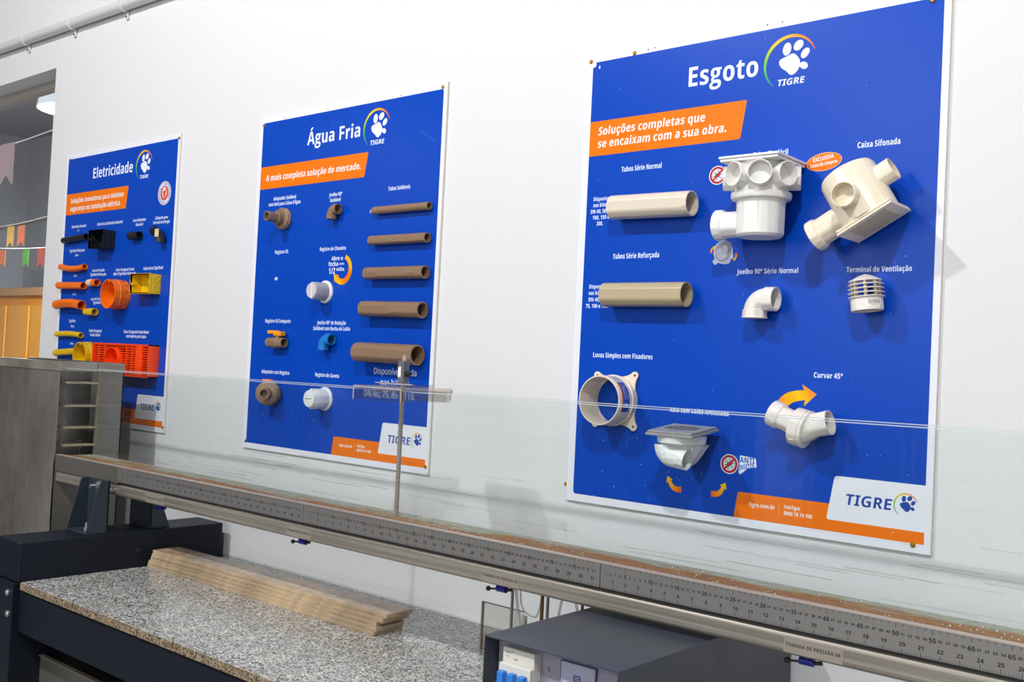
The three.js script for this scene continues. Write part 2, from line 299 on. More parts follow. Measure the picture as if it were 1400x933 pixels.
// ---------------------------------------------------------------- printed boards
const BW = 0.7534, BH = 0.95, BT = 0.006;
const B = { 3: [0, 0], 2: [-1.167, 0.0075], 1: [-2.3368, 0.0138] };
const BLUE = '#0042b0', ORANGE = '#ef7404', INK = '#e8eaf2', NAVY = '#1f449c';
function boardCanvas(draw) {
  return canvasTex(1624, 2048, (c, w, h) => {
    const S = w / BW;                                          // pixels per metre; y measured up from the lower edge
    c.fillStyle = '#e6e7ee'; c.fillRect(0, 0, w, h);
    c.setTransform(S, 0, 0, -h / BH, 0, h);
    const k = {
      c,
      poly(pts, f) { c.fillStyle = f; c.beginPath(); pts.forEach(([x, y], i) => (i ? c.lineTo(x, y) : c.moveTo(x, y))); c.closePath(); c.fill(); },
      rpoly(pts, r, f) { c.fillStyle = f; c.beginPath(); const n = pts.length; for (let i = 0; i < n; i++) { const p = pts[i], q = pts[(i + 1) % n], o = pts[(i + n - 1) % n]; const u = (a, b) => { const d = Math.hypot(b[0] - a[0], b[1] - a[1]); return [a[0] + (b[0] - a[0]) / d * r, a[1] + (b[1] - a[1]) / d * r]; }; const a = u(p, o), b = u(p, q); i ? c.lineTo(...a) : c.moveTo(...a); c.quadraticCurveTo(p[0], p[1], b[0], b[1]); } c.closePath(); c.fill(); },
      text(s, x, y, w2, cap, o = {}) {
        c.save(); c.translate(x, y); if (o.rot) c.rotate(o.rot); c.scale(1, -1);
        c.transform(1, 0, o.slant ? -o.slant : 0, 1, 0, 0);
        c.font = (o.bold === false ? '' : 'bold ') + '100px sans-serif'; c.textBaseline = 'alphabetic';
        const m = c.measureText(s).width, sy = cap / 71.4, sx = w2 / m; c.scale(sx, sy); c.fillStyle = o.color || INK;
        if (o.stroke) { c.strokeStyle = o.stroke; c.lineWidth = o.lw || 14; c.lineJoin = 'round'; c.strokeText(s, 0, 0); }
        c.fillText(s, 0, 0); c.restore();
      },
      ell(x, y, rx, ry, f, rot = 0) { c.fillStyle = f; c.beginPath(); c.ellipse(x, y, rx, ry, rot, 0, 7); c.fill(); },
      // crescent from green over yellow and orange to red round the paw
      arc(x, y, R, w2) {
        const st = [[0, [20, 150, 130]], [0.28, [120, 190, 60]], [0.5, [232, 200, 20]], [0.75, [240, 150, 20]], [1, [225, 80, 60]]], n = 90;
        for (let i = 0; i < n; i++) {
          const t = i / n, a = (232 - t * 210) * Math.PI / 180, b = (232 - (i + 1.3) / n * 210) * Math.PI / 180; let j = 0; while (st[j + 1][0] < t) j++;
          const f = (t - st[j][0]) / (st[j + 1][0] - st[j][0]), col = [0, 1, 2].map((q) => st[j][1][q] + (st[j + 1][1][q] - st[j][1][q]) * f | 0);
          c.strokeStyle = `rgb(${col})`; c.lineWidth = w2 * Math.pow(Math.sin(Math.PI * (t * 0.96 + 0.02)), 0.7) + 0.0004; c.beginPath(); c.arc(x, y, R, a, b, true); c.stroke();
        }
      },
      paw(x, y, s, f) {
        c.save(); c.translate(x, y); c.scale(s, -s); c.transform(1, 0.165, 0, 1, 0, 0); c.fillStyle = f;
        const P = [[-87, -5], [-78, -30], [-30, -50], [10, -73], [36, -55], [58, -25], [55, 5], [45, 40], [10, 68], [-12, 65], [-30, 44], [-65, 28]];
        c.beginPath(); const mid = (a, b) => [(a[0] + b[0]) / 2, (a[1] + b[1]) / 2]; c.moveTo(...mid(P[11], P[0])); P.forEach((p, i) => c.quadraticCurveTo(p[0], p[1], ...mid(p, P[(i + 1) % 12]))); c.fill();
        for (const [u, v, a, b, r] of [[-33, -95, 27, 42, 0.25], [42, -120, 26, 39, 0.7], [88, -72, 22, 38, 0.62], [82, 5, 27, 23, 0.2]]) { c.beginPath(); c.ellipse(u, v, a, b, r, 0, 7); c.fill(); }
        c.beginPath(); c.moveTo(40, -8); c.lineTo(75, 0); c.lineTo(48, 20); c.fill(); c.restore();
      },
      insect(x, y, r) {
        k.ell(x, y, r, r, '#e9ebf0'); k.ell(x, y, r * 0.9, r * 0.9, '#b3202c'); k.ell(x, y, r * 0.68, r * 0.68, '#d9dbe0');
        c.strokeStyle = '#5a4a40'; c.lineWidth = r * 0.06; for (let i = 0; i < 6; i++) { const a = i * 1.05 + 0.3; c.beginPath(); c.moveTo(x, y); c.lineTo(x + Math.cos(a) * r * 0.6, y + Math.sin(a) * r * 0.55); c.stroke(); }
        k.ell(x, y, r * 0.34, r * 0.2, '#6a4a34', 0.5); k.ell(x + r * 0.2, y + r * 0.18, r * 0.15, r * 0.13, '#54382a');
        c.strokeStyle = '#c0282c'; c.lineWidth = r * 0.2; c.beginPath(); c.moveTo(x - r * 0.55, y - r * 0.55); c.lineTo(x + r * 0.55, y + r * 0.55); c.stroke();
      },
      anti(x, y, s) {
        k.rpoly([[x, y - 0.006 * s], [x + 0.002 * s, y + 0.03 * s], [x + 0.036 * s, y + 0.027 * s], [x + 0.0385 * s, y + 0.009 * s], [x + 0.02 * s, y + 0.006 * s], [x + 0.004 * s, y - 0.008 * s]], 0.002, '#dfe4f0');
        k.text('ANTI', x + 0.002 * s, y + 0.0155 * s, 0.032 * s, 0.0115 * s, { color: '#1d49a8' });
        k.text('INSETOS', x + 0.002 * s, y + 0.001 * s, 0.034 * s, 0.0095 * s, { color: '#1d49a8', rot: 0.2 });
      },
      arrow(pts, w0, w1, head, cols) {                          // swept arrow along a polyline
        const n = pts.length, L = [], R = [];
        for (let i = 0; i < n; i++) { const a = pts[Math.max(0, i - 1)], b = pts[Math.min(n - 1, i + 1)], d = Math.hypot(b[0] - a[0], b[1] - a[1]), nx = -(b[1] - a[1]) / d, ny = (b[0] - a[0]) / d, w2 = w0 + (w1 - w0) * i / (n - 1); L.push([pts[i][0] + nx * w2, pts[i][1] + ny * w2]); R.push([pts[i][0] - nx * w2, pts[i][1] - ny * w2]); }
        const a = pts[n - 2], b = pts[n - 1], d = Math.hypot(b[0] - a[0], b[1] - a[1]), tx = (b[0] - a[0]) / d, ty = (b[1] - a[1]) / d;
        const g = c.createLinearGradient(...pts[0], b[0] + tx * head, b[1] + ty * head); cols.forEach((q, i) => g.addColorStop(i / (cols.length - 1), q));
        k.poly([...L, [b[0] - ty * head * 0.85 - tx * head * 0.12, b[1] + tx * head * 0.85 - ty * head * 0.12], [b[0] + tx * head, b[1] + ty * head], [b[0] + ty * head * 0.85 - tx * head * 0.12, b[1] - tx * head * 0.85 - ty * head * 0.12], ...R.reverse()], g);
      },
      list(a) { for (const [s, x, y, w2, cap] of a) k.text(s, x, y, w2, cap); },
      common(off, banner) {
        k.rpoly([[0.0175, 0.0155], [0.742, 0.0155], [0.742, 0.9345], [0.0175, 0.9345]], 0.008, BLUE);
        k.rpoly([[0.0176, 0.0155], ...[]].length ? [[0.4005, 0.0637], [0.76, 0.0637], [0.7435, 0.0155], [0.3935, 0.0155]] : [], 0.003, ORANGE);
        k.poly([[0.58, 0.0637], [0.7435, 0.0637], [0.7435, 0.0155], [0.58, 0.0155]], ORANGE); k.poly([[0.7425, 0.07], [0.76, 0.07], [0.76, 0.01], [0.7425, 0.01]], '#e6e7ee');
        k.rpoly([[0.586, 0.1135], [0.77, 0.1135], [0.77, 0.0355], [0.5735, 0.0355]], 0.006, '#e6e7ee');
        k.text('TIGRE', 0.6055, 0.0655, 0.082, 0.0188, { color: NAVY, slant: 0.12 });
        k.ell(0.711, 0.0762, 0.0205, 0.0205, '#e3e6ee'); k.arc(0.711, 0.0762, 0.0198, 0.002); k.paw(0.7115, 0.0745, 0.000128, NAVY);
        k.text('tigre.com.br', 0.424, 0.0395, 0.052, 0.0078); k.poly([[0.4838, 0.0285], [0.4846, 0.0285], [0.4846, 0.0515], [0.4838, 0.0515]], '#f3c9a0');
        k.text('TeleTigre', 0.4935, 0.0435, 0.031, 0.0068); k.text('0800 70 74 700', 0.4935, 0.0325, 0.0545, 0.0068);
        k.arc(0.469 + off, 0.864, 0.0505, 0.0062); k.paw(0.4715 + off, 0.861, 0.000298, INK); k.text('TIGRE', 0.4438 + off, 0.8232, 0.0545, 0.0118, { slant: 0.16 });
        k.rpoly([[0.0175, 0.8065], [banner[0], 0.8065], [banner[0] - 0.0115, banner[1]], [0.0175, banner[1]]], 0.003, ORANGE); k.poly([[0.0175, 0.8065], [0.03, 0.8065], [0.03, banner[1]], [0.0175, banner[1]]], ORANGE);
      },
    };
    draw(k);
    // scuffs on the print
    let s = 5 + (draw.length || 1) + Math.round(S) % 7; const r = () => { s = (s * 1664525 + 1013904223) >>> 0; return s / 4294967296; };
    for (let i = 0; i < 70; i++) { c.fillStyle = `rgba(214,222,240,${0.25 + r() * 0.4})`; c.beginPath(); c.arc(0.02 + r() * 0.71, 0.02 + r() * 0.9, 0.0004 + r() * 0.0009, 0, 7); c.fill(); }
    for (let i = 0; i < 9; i++) { c.strokeStyle = `rgba(190,205,240,${0.12 + r() * 0.2})`; c.lineWidth = 0.0008; const x = 0.1 + r() * 0.6, y = 0.1 + r() * 0.8; c.beginPath(); c.moveTo(x, y); c.lineTo(x + (r() - 0.5) * 0.05, y - r() * 0.04); c.stroke(); }
  });
}
const prints = {};
prints[3] = boardCanvas((k) => {
  k.common(0, [0.3845, 0.7325]);
  k.text('Esgoto', 0.25, 0.8495, 0.157, 0.0385);
  k.text('Soluções completas que', 0.038, 0.776, 0.2575, 0.0172, { slant: 0.1 }); k.text('se encaixam com a sua obra.', 0.038, 0.7495, 0.306, 0.0172, { slant: 0.1 });
  k.list([['Caixa Sifonada', 0.6022, 0.6914, 0.0761, 0.0106], ['Tubos Série Normal', 0.1027, 0.6926, 0.0983, 0.0104], ['Tubos Série Reforçada', 0.0913, 0.5114, 0.1135, 0.0104],
    ['Disponível', 0.0347, 0.6358, 0.0444, 0.0085], ['nas bitolas', 0.0345, 0.623, 0.0455, 0.0085], ['DN 40, 50, 75,', 0.0285, 0.6095, 0.058, 0.0085], ['100, 150 e', 0.0345, 0.5965, 0.0435, 0.0085], ['200.', 0.0455, 0.5835, 0.017, 0.0085],
    ['Disponível', 0.0339, 0.4498, 0.0453, 0.0085], ['nas bitolas', 0.0335, 0.4365, 0.046, 0.0085], ['DN 40, 50,', 0.0335, 0.4228, 0.0455, 0.0085], ['75, 100 e 150.', 0.0275, 0.409, 0.0585, 0.0085],
    ['Joelho 90° Série Normal', 0.3794, 0.4731, 0.1232, 0.0096], ['Terminal de Ventilação', 0.5917, 0.472, 0.1144, 0.0094], ['Luvas Simples com Fixadores', 0.052, 0.3054, 0.1478, 0.0099], ['Curvar 45°', 0.5394, 0.2839, 0.0543, 0.0093],
    ['Ralo com Saída Articulada', 0.2449, 0.2032, 0.1304, 0.0086], ['Caixa Girafácil', 0.4006, 0.6935, 0.0723, 0.0098]]);
  k.insect(0.3281, 0.6666, 0.0185); k.anti(0.351, 0.664, 1.05);
  k.insect(0.3803, 0.1133, 0.0188); k.anti(0.4, 0.1035, 0.95);
  k.ell(0.5421, 0.673, 0.0335, 0.0165, '#f3c9a0', 0.1); k.ell(0.5421, 0.673, 0.0325, 0.0155, ORANGE, 0.1);
  k.text('EXCLUSIVA', 0.5215, 0.6735, 0.0395, 0.0072, { rot: 0.14 }); k.text('Cesta de Limpeza', 0.517, 0.6635, 0.051, 0.0062, { rot: 0.12 });
  const cv = (x0, y0, x1, y1, b, n = 12) => Array.from({ length: n }, (_, i) => { const t = i / (n - 1), s = Math.sin(Math.PI * t) * b; return [x0 + (x1 - x0) * t + s * (y1 - y0), y0 + (y1 - y0) * t - s * (x1 - x0)]; });
  const OY = ['#e8641c', '#f2a40c', '#f4c20c'];
  k.arrow(cv(0.2793, 0.0535, 0.2515, 0.0675, -0.22), 0.006, 0.004, 0.0105, OY); k.arrow(cv(0.3444, 0.0535, 0.3695, 0.068, 0.22), 0.006, 0.004, 0.0105, OY);
  k.arrow(cv(0.475, 0.2045, 0.524, 0.2515, -0.24, 20), 0.0125, 0.009, 0.0235, ['#e8501c', '#f2a40c', '#f4c20c', '#f08030']);
  // small grey picture of the turning trap with its two arrows
  k.ell(0.3475, 0.5165, 0.0205, 0.0225, '#c9cbd6'); k.ell(0.3475, 0.5175, 0.0185, 0.0205, '#9496a4'); k.ell(0.344, 0.514, 0.0125, 0.0115, '#b9bbc8'); k.ell(0.3545, 0.526, 0.011, 0.0125, '#777986', 0.4); k.ell(0.3515, 0.5225, 0.006, 0.008, '#aeb0bc', 0.4);
  k.rpoly([[0.3245, 0.4995], [0.332, 0.5055], [0.341, 0.4985], [0.331, 0.491]], 0.003, '#c3c5d2'); k.rpoly([[0.348, 0.4925], [0.362, 0.494], [0.3655, 0.5035], [0.352, 0.5]], 0.003, '#b4b6c4'); k.rpoly([[0.3625, 0.5015], [0.37, 0.504], [0.369, 0.514], [0.362, 0.51]], 0.002, '#c0c2ce');
  k.arrow(cv(0.3215, 0.5155, 0.3275, 0.526, -0.2), 0.0026, 0.0016, 0.0045, OY); k.arrow(cv(0.3745, 0.5135, 0.3725, 0.5025, -0.2), 0.0026, 0.0016, 0.0045, OY);
  k.ell(0.0345, 0.923, 0.002, 0.004, '#dfe3ee'); k.ell(0.02, 0.931, 0.006, 0.007, '#e6e7ee');
});
prints[2] = boardCanvas((k) => {
  k.common(0.0383, [0.479, 0.742]);
  k.text('Água Fria', 0.2236, 0.8505, 0.2219, 0.036);
  k.text('A mais completa solução do mercado.', 0.043, 0.7647, 0.409, 0.0175, { slant: 0.1 });
  k.list([['Adaptador Soldável', 0.0837, 0.7066, 0.1035, 0.0098], ["com Anel para Caixa d'Água", 0.0625, 0.691, 0.1454, 0.0098], ['Joelho 90°', 0.3298, 0.7002, 0.0541, 0.0098], ['Soldável', 0.3337, 0.6853, 0.0449, 0.0098], ['Tubos Soldáveis', 0.5616, 0.699, 0.0806, 0.0098], ['20mm', 0.496, 0.6468, 0.0259, 0.0068], ['25mm', 0.4945, 0.5693, 0.0279, 0.0068],
    ['Registro VS', 0.1041, 0.5538, 0.0609, 0.0099], ['Registro de Chuveiro', 0.3019, 0.5549, 0.1079, 0.0098], ['Abre e', 0.3537, 0.5277, 0.0467, 0.0106], ['fecha', 0.342, 0.5125, 0.0401, 0.0119], ['com', 0.3851, 0.5155, 0.0212, 0.006], ['1/2', 0.3437, 0.4915, 0.0276, 0.0158], ['volta.', 0.3752, 0.499, 0.035, 0.0099],
    ['Registro VS Compacto', 0.0765, 0.3593, 0.1166, 0.0102], ['Joelho 90° de Redução', 0.3087, 0.3566, 0.1172, 0.01], ['Soldável com Bucha de Latão', 0.292, 0.3415, 0.1519, 0.01], ['Adaptador com Registro', 0.0722, 0.216, 0.128, 0.0102], ['Registro de Gaveta', 0.3107, 0.217, 0.0996, 0.01]]);
  k.text('Disponível ainda', 0.5421, 0.2339, 0.1571, 0.0158, { bold: false }); k.text('nas bitolas', 0.5687, 0.2066, 0.1062, 0.0158, { bold: false }); k.text('DN 60, 75, 85 e 110.', 0.5098, 0.1764, 0.1877, 0.0158, { bold: false });
  const arc = []; for (let i = 0; i <= 24; i++) { const a = (72 - i / 24 * 205) * Math.PI / 180; arc.push([0.4 + Math.cos(a) * 0.0315, 0.504 + Math.sin(a) * 0.0335]); }
  k.arrow(arc, 0.006, 0.0085, 0.0165, ['#f2b40c', '#ef7404', '#ef7404', '#f2b40c']);
  k.ell(0.1195, 0.483, 0.0045, 0.0055, '#dfe3ee');
  k.c.strokeStyle = 'rgba(190,205,240,0.4)'; k.c.lineWidth = 0.0009; for (const [x, y, u, v] of [[0.32, 0.905, 0.335, 0.882], [0.335, 0.9, 0.37, 0.895], [0.66, 0.845, 0.72, 0.81]]) { k.c.beginPath(); k.c.moveTo(x, y); k.c.lineTo(u, v); k.c.stroke(); }
});
prints[1] = boardCanvas((k) => {
  k.common(0.0746, [0.451, 0.7305]);
  k.text('Eletricidade', 0.1988, 0.8508, 0.2747, 0.0365);
  k.text('Soluções inovadoras para máxima', 0.0492, 0.7725, 0.3712, 0.0178, { slant: 0.1 }); k.text('segurança na instalação elétrica.', 0.0485, 0.7438, 0.3559, 0.0178, { slant: 0.1 });
  k.list([['Eletroduto Roscável', 0.0688, 0.6815, 0.1055, 0.0098], ['½"', 0.113, 0.666, 0.014, 0.009], ['Caixa de Luz Eletroduto Roscável', 0.2519, 0.6815, 0.1741, 0.0098], ['Luva Eletroduto', 0.492, 0.6815, 0.0823, 0.0096], ['Roscável', 0.5114, 0.6665, 0.0464, 0.0096], ['Cabeçote para', 0.6297, 0.6813, 0.0767, 0.0096], ['Entrada de Energia', 0.6193, 0.6669, 0.1002, 0.0096],
    ['Tigreflex® Reforçado', 0.0631, 0.5948, 0.1113, 0.01], ['20mm', 0.1065, 0.5787, 0.0247, 0.0079], ['25mm', 0.104, 0.5067, 0.0269, 0.0079], ['32mm', 0.1042, 0.4402, 0.0269, 0.0079], ['Luva de Pressão', 0.2368, 0.5204, 0.0862, 0.0096], ['Tigreflex® Reforçado', 0.2241, 0.5061, 0.1115, 0.0096], ['Caixa Octogonal Fundo', 0.3978, 0.5191, 0.1207, 0.0096], ['Móvel Tigreflex® Reforçado', 0.3839, 0.5054, 0.1468, 0.0096], ['Caixa de Luz Tigreflex®', 0.5749, 0.5192, 0.1211, 0.0098],
    ['Luva de Pressão', 0.2374, 0.421, 0.0873, 0.0096], ['Tigreflex®', 0.2554, 0.4081, 0.0558, 0.0096], ['Tigreflex®', 0.0893, 0.3432, 0.0494, 0.01], ['20mm', 0.1049, 0.3257, 0.0269, 0.0079], ['Caixa Octogonal', 0.2385, 0.3106, 0.0892, 0.0098], ['Fundo Móvel', 0.2485, 0.2964, 0.0718, 0.0098], ['Caixa Octogonal Fundo Móvel', 0.4735, 0.3108, 0.1587, 0.0098], ['com Suporte para Lajota', 0.4902, 0.2963, 0.1267, 0.0098], ['25mm', 0.1073, 0.2638, 0.0269, 0.0079]]);
  const x = 0.6776, y = 0.7645; k.ell(x, y, 0.0385, 0.0385, '#e3e6ee'); k.ell(x, y, 0.036, 0.036, '#c05a4a'); k.ell(x, y, 0.034, 0.034, '#d8dcea');
  k.c.save(); k.c.translate(x, y); k.c.scale(1, -1); k.c.fillStyle = '#2a4aa0'; k.c.font = 'bold 0.0095px sans-serif'; const ring = 'ANTICHAMA • SEGURANÇA • '; for (let i = 0; i < ring.length; i++) { k.c.save(); k.c.rotate(i / ring.length * Math.PI * 2); k.c.translate(0, -0.0262); k.c.scale(0.0001, 0.0001); k.c.font = 'bold 88px sans-serif'; k.c.textAlign = 'center'; k.c.fillText(ring[i], 0, 0); k.c.restore(); } k.c.restore();
  k.ell(x, y, 0.0235, 0.0235, '#3050a0'); k.ell(x, y, 0.0222, 0.0222, '#e4572a'); k.ell(x, y + 0.002, 0.012, 0.0175, '#e8eaf2'); k.ell(x - 0.001, y - 0.003, 0.006, 0.0125, '#d8431f', 0.3); k.ell(x + 0.005, y + 0.006, 0.0035, 0.009, '#d8431f', -0.3);
});
const boardThing = {};
{
  const info = { 3: ['large blue sewage fittings board, rightmost of the three wall boards', [[0.013, 0.937, 'gold'], [0.123, 0.938, 'gold'], [0.722, 0.93, 'gold'], [0.724, 0.014, 'gold'], [-0.006, 0.033, 'gold'], [0.156, 0.94, 0], [0.172, 0.941, 0], [0.42, 0.943, 0], [0.45, 0.943, 0]]],
    2: ['blue cold water fittings board, middle one of the three wall boards', [[0.022, 0.927, 'gold'], [0.738, 0.938, 'gold'], [0.018, 0.02, 'rusty'], [0.744, 0.02, 'gold'], [0.117, 0.938, 0], [0.305, 0.938, 0], [0.59, 0.938, 0]]],
    1: ['blue electrical fittings board, leftmost of the three wall boards', [[0.03, 0.932, 'rusty'], [0.747, 0.934, 'rusty'], [0.747, 0.018, 'rusty'], [0.02, 0.02, 'rusty']]] };
  for (const b of [3, 2, 1]) {
    const t = thing('display_board', info[b][0], 'board', [B[b][0], B[b][1], 0], 'blue printed fitting display boards'); boardThing[b] = t;
    part('panel', lim(0, BW, 0, BH, 0, BT, 0.0012), M.boardEdge, t);
    const g = new THREE.PlaneGeometry(BW - 0.002, BH - 0.002).translate(BW / 2, BH / 2, BT + 0.0003);
    part('printed_face', g, std(0xffffff, 0.3, { map: prints[b], specularIntensity: 0.45 }), t);
    for (const [x, y, m] of info[b][1]) {
      const z = x < 0 ? 0 : BT + 0.0004;
      if (m) part('screw', along(lathe([[0, 0], [0.0046, 0], [0.0044, 0.0016], [0.0028, 0.0032], [0.0008, 0.0036], [0.0006, 0.0024], [0, 0.0024]], 18), [x, y, z], [0, 0, 1]), M[m], t);
      else part('nail_hole', discAt(0.0016, 0.0006, [x, y, z], [0, 0, 1], 10), M.rusty, t);
    }
  }
}
// ---------------------------------------------------------------- fittings on the boards
const FZ = BT + 0.0006;                                        // front of the print
const at = (b, x, y, z = 0) => [B[b][0] + x, B[b][1] + y, z];
// straight pipes: [board, x0, x1, y, r, z, material, name, label, group, bow]
const ring = (r, t, w) => pipe(r, t, w, 36);
for (const [b, x0, x1, y0, y1, r, m, nm, label, group, bow] of [
  [3, 0.104, 0.29, 0.6138, 0.6105, 0.0248, 'cream', 'sewer_pipe', 'cream sewage pipe sample, upper of two on the large right board', 'sewage pipe samples'],
  [3, 0.095, 0.2865, 0.4345, 0.4335, 0.0246, 'beige', 'sewer_pipe', 'olive beige reinforced sewage pipe sample, lower of two', 'sewage pipe samples'],
  [2, 0.5237, 0.7226, 0.6485, 0.6485, 0.01, 'brown', 'water_pipe', 'thinnest brown water pipe, topmost of five on the middle board', 'brown water pipe samples'],
  [2, 0.5206, 0.724, 0.572, 0.571, 0.0125, 'brown', 'water_pipe', 'second brown water pipe from the top of the middle board', 'brown water pipe samples'],
  [2, 0.516, 0.726, 0.488, 0.487, 0.016, 'brown', 'water_pipe', 'third brown water pipe, middle one of the five', 'brown water pipe samples'],
  [2, 0.514, 0.727, 0.398, 0.395, 0.02, 'brown', 'water_pipe', 'fourth brown water pipe from the top of the middle board', 'brown water pipe samples'],
  [2, 0.5076, 0.7226, 0.288, 0.2863, 0.025, 'brown', 'water_pipe', 'thickest brown water pipe, lowest of five, above the acrylic gauge', 'brown water pipe samples'],
  [1, 0.027, 0.206, 0.5432, 0.5385, 0.0105, 'orangeFit', 'corrugated_conduit', 'thinnest orange conduit sample, topmost of three', 'orange conduit samples', -0.004],
  [1, 0.024, 0.2095, 0.4752, 0.471, 0.0128, 'orangeFit', 'corrugated_conduit', 'middle orange conduit sample of three on the left board', 'orange conduit samples', 0],
  [1, 0.0227, 0.21, 0.405, 0.403, 0.0162, 'orangeFit', 'corrugated_conduit', 'thickest orange conduit sample, lowest of three', 'orange conduit samples', 0.003],
  [1, 0.025, 0.206, 0.2992, 0.298, 0.0098, 'yellow', 'corrugated_conduit', 'upper yellow conduit sample on the left board', 'yellow conduit samples', 0.002],
  [1, 0.032, 0.2, 0.232, 0.243, 0.0122, 'yellow', 'corrugated_conduit', 'lower yellow conduit sample just above the steel tank', 'yellow conduit samples', 0],
  [1, 0.037, 0.2025, 0.6366, 0.6446, 0.0108, 'black', 'rigid_conduit', 'black rigid conduit sample left of the black box', undefined, 0],
]) {
  const z = FZ + r, pts = []; for (let i = 0; i <= 12; i++) { const t = i / 12; pts.push([(x1 - x0) * (t - 0.5), (y0 + (y1 - y0) * t) - (y0 + y1) / 2 + (bow || 0) * (1 - 4 * (t - 0.5) ** 2) * 2, 0]); }
  single(nm, bend(pts, () => r, Math.max(0.0018, r * (m === 'brown' ? 0.16 : 0.1)), 36), M[m], label, 'pipe', at(b, (x0 + x1) / 2, (y0 + y1) / 2, z), group);
}
// --- board 3: turning gully with ports
{
  const t = thing('gully_trap', 'white round gully with three front ports and a square lid', 'fitting', at(3, 0.4525, 0.5315, 0.066)); t.scale.set(1, 1.03, 1);
  const body = part('body', lathe([[0, 0.004], [0.02, 0.0], [0.038, 0.0005], [0.0425, 0.005], [0.0435, 0.064], [0.052, 0.066], [0.054, 0.07], [0.054, 0.0765], [0.048, 0.079], [0.0475, 0.085], [0.0475, 0.128], [0, 0.128]], 56), M.white, t);
  part('lid', [lim(-0.056, 0.056, 0.128, 0.1325, -0.056, 0.056, 0.0012), lim(-0.058, 0.058, 0.133, 0.1375, -0.058, 0.058, 0.0012)], M.white, t);
  for (const a of [-112, -67, -22, 23, 68, 113]) {
    const d = [Math.sin(a * Math.PI / 180), 0, Math.cos(a * Math.PI / 180)];
    
    const p = part('port', along(pipe(0.0215, 0.0016, 0.034), [d[0] * 0.034, 0.1045, d[2] * 0.034], d), M.white, t);
    part('port_bottom', discAt(0.0198, 0.001, [d[0] * 0.047, 0.1045, d[2] * 0.047], d), M.white, p);
  }
  const o = part('outlet', along(pipe(0.0235, 0.002, 0.055), [-0.03, 0.026, 0], [-1, 0, 0]), M.white, t);
  part('socket_ring', along(lathe([[0.0235, 0], [0.0262, 0.003], [0.0275, 0.008], [0.0275, 0.017], [0.0255, 0.0185], [0.0225, 0.0185], [0.0225, 0]], 44), [-0.069, 0.026, 0], [-1, 0, 0]), M.white, o);
}
// --- board 3: tilted siphon box
{
  const t = thing('siphon_box', 'cream siphon box hung askew with a square grate facing down', 'fitting', at(3, 0.611, 0.629, 0.0625));
  t.rotation.z = Math.atan2(-0.862, 0.507) + Math.PI / 2;      // local -y points along the axis towards the grate
  part('body', lathe([[0, 0.012], [0.036, 0.011], [0.045, 0.007], [0.0485, 0], [0.0485, -0.086], [0, -0.086]], 56), M.cream2, t);
  const slotTan = std(0x9a917f, 0.7), g = part('grate', [lim(-0.05, 0.05, -0.09, -0.086, -0.046, 0.046, 0.001), lim(-0.051, 0.051, -0.095, -0.091, -0.047, 0.047, 0.001)], M.cream2, t);
  for (let i = 0; i < 11; i++) part('slot', lim(-0.034, 0.034, -0.0956, -0.0948, -0.033 + i * 0.0066 - 0.0007, -0.033 + i * 0.0066 + 0.0007), slotTan, g);
  const port = (o, d, len, r) => { const p = part('port', along(pipe(r, 0.0017, len), o, d), M.cream2, t); part('port_bottom', discAt(r - 0.001, 0.001, [o[0] + d[0] * len * 0.35, o[1] + d[1] * len * 0.35, o[2] + d[2] * len * 0.35], d), M.cream2, p); };
  port([0.04, -0.031, 0], [1, 0, 0], 0.031, 0.0198);
  port([-0.004, -0.0455, 0.036], [0, 0, 1], 0.032, 0.021);
  const o = part('outlet', along(pipe(0.024, 0.002, 0.066), [-0.03, -0.057, 0], [-1, 0, 0]), M.cream2, t);
  part('socket_ring', along(lathe([[0.024, 0], [0.0268, 0.002], [0.028, 0.006], [0.028, 0.016], [0.0262, 0.0175], [0.0225, 0.0175], [0.0225, 0]], 44), [-0.084, -0.057, 0], [-1, 0, 0]), M.cream2, o);
}
// --- board 3: white elbow
{
  const t = thing('sewer_elbow', 'ivory ninety degree elbow below the round gully', 'fitting', at(3, 0.45, 0.405, 0.031));
  const pts = elbowPath(0.022, 0.0185, -0.0185, -0.0145, 0, 0.024);
  part('body', bend(pts, () => 0.0205, 0.002), M.ivory, t);
  part('socket', along(pipe(0.0225, 0.0022, 0.02), [0.003, 0.0185, 0], [1, 0, 0]), M.ivory, t);
  part('socket', along(lathe([[0.0205, 0], [0.0222, 0.001], [0.0224, 0.013], [0.0236, 0.0145], [0.0236, 0.016], [0.0205, 0.016], [0.0205, 0]], 40), [-0.0185, -0.0005, 0], [0, -1, 0]), M.ivory, t);
}
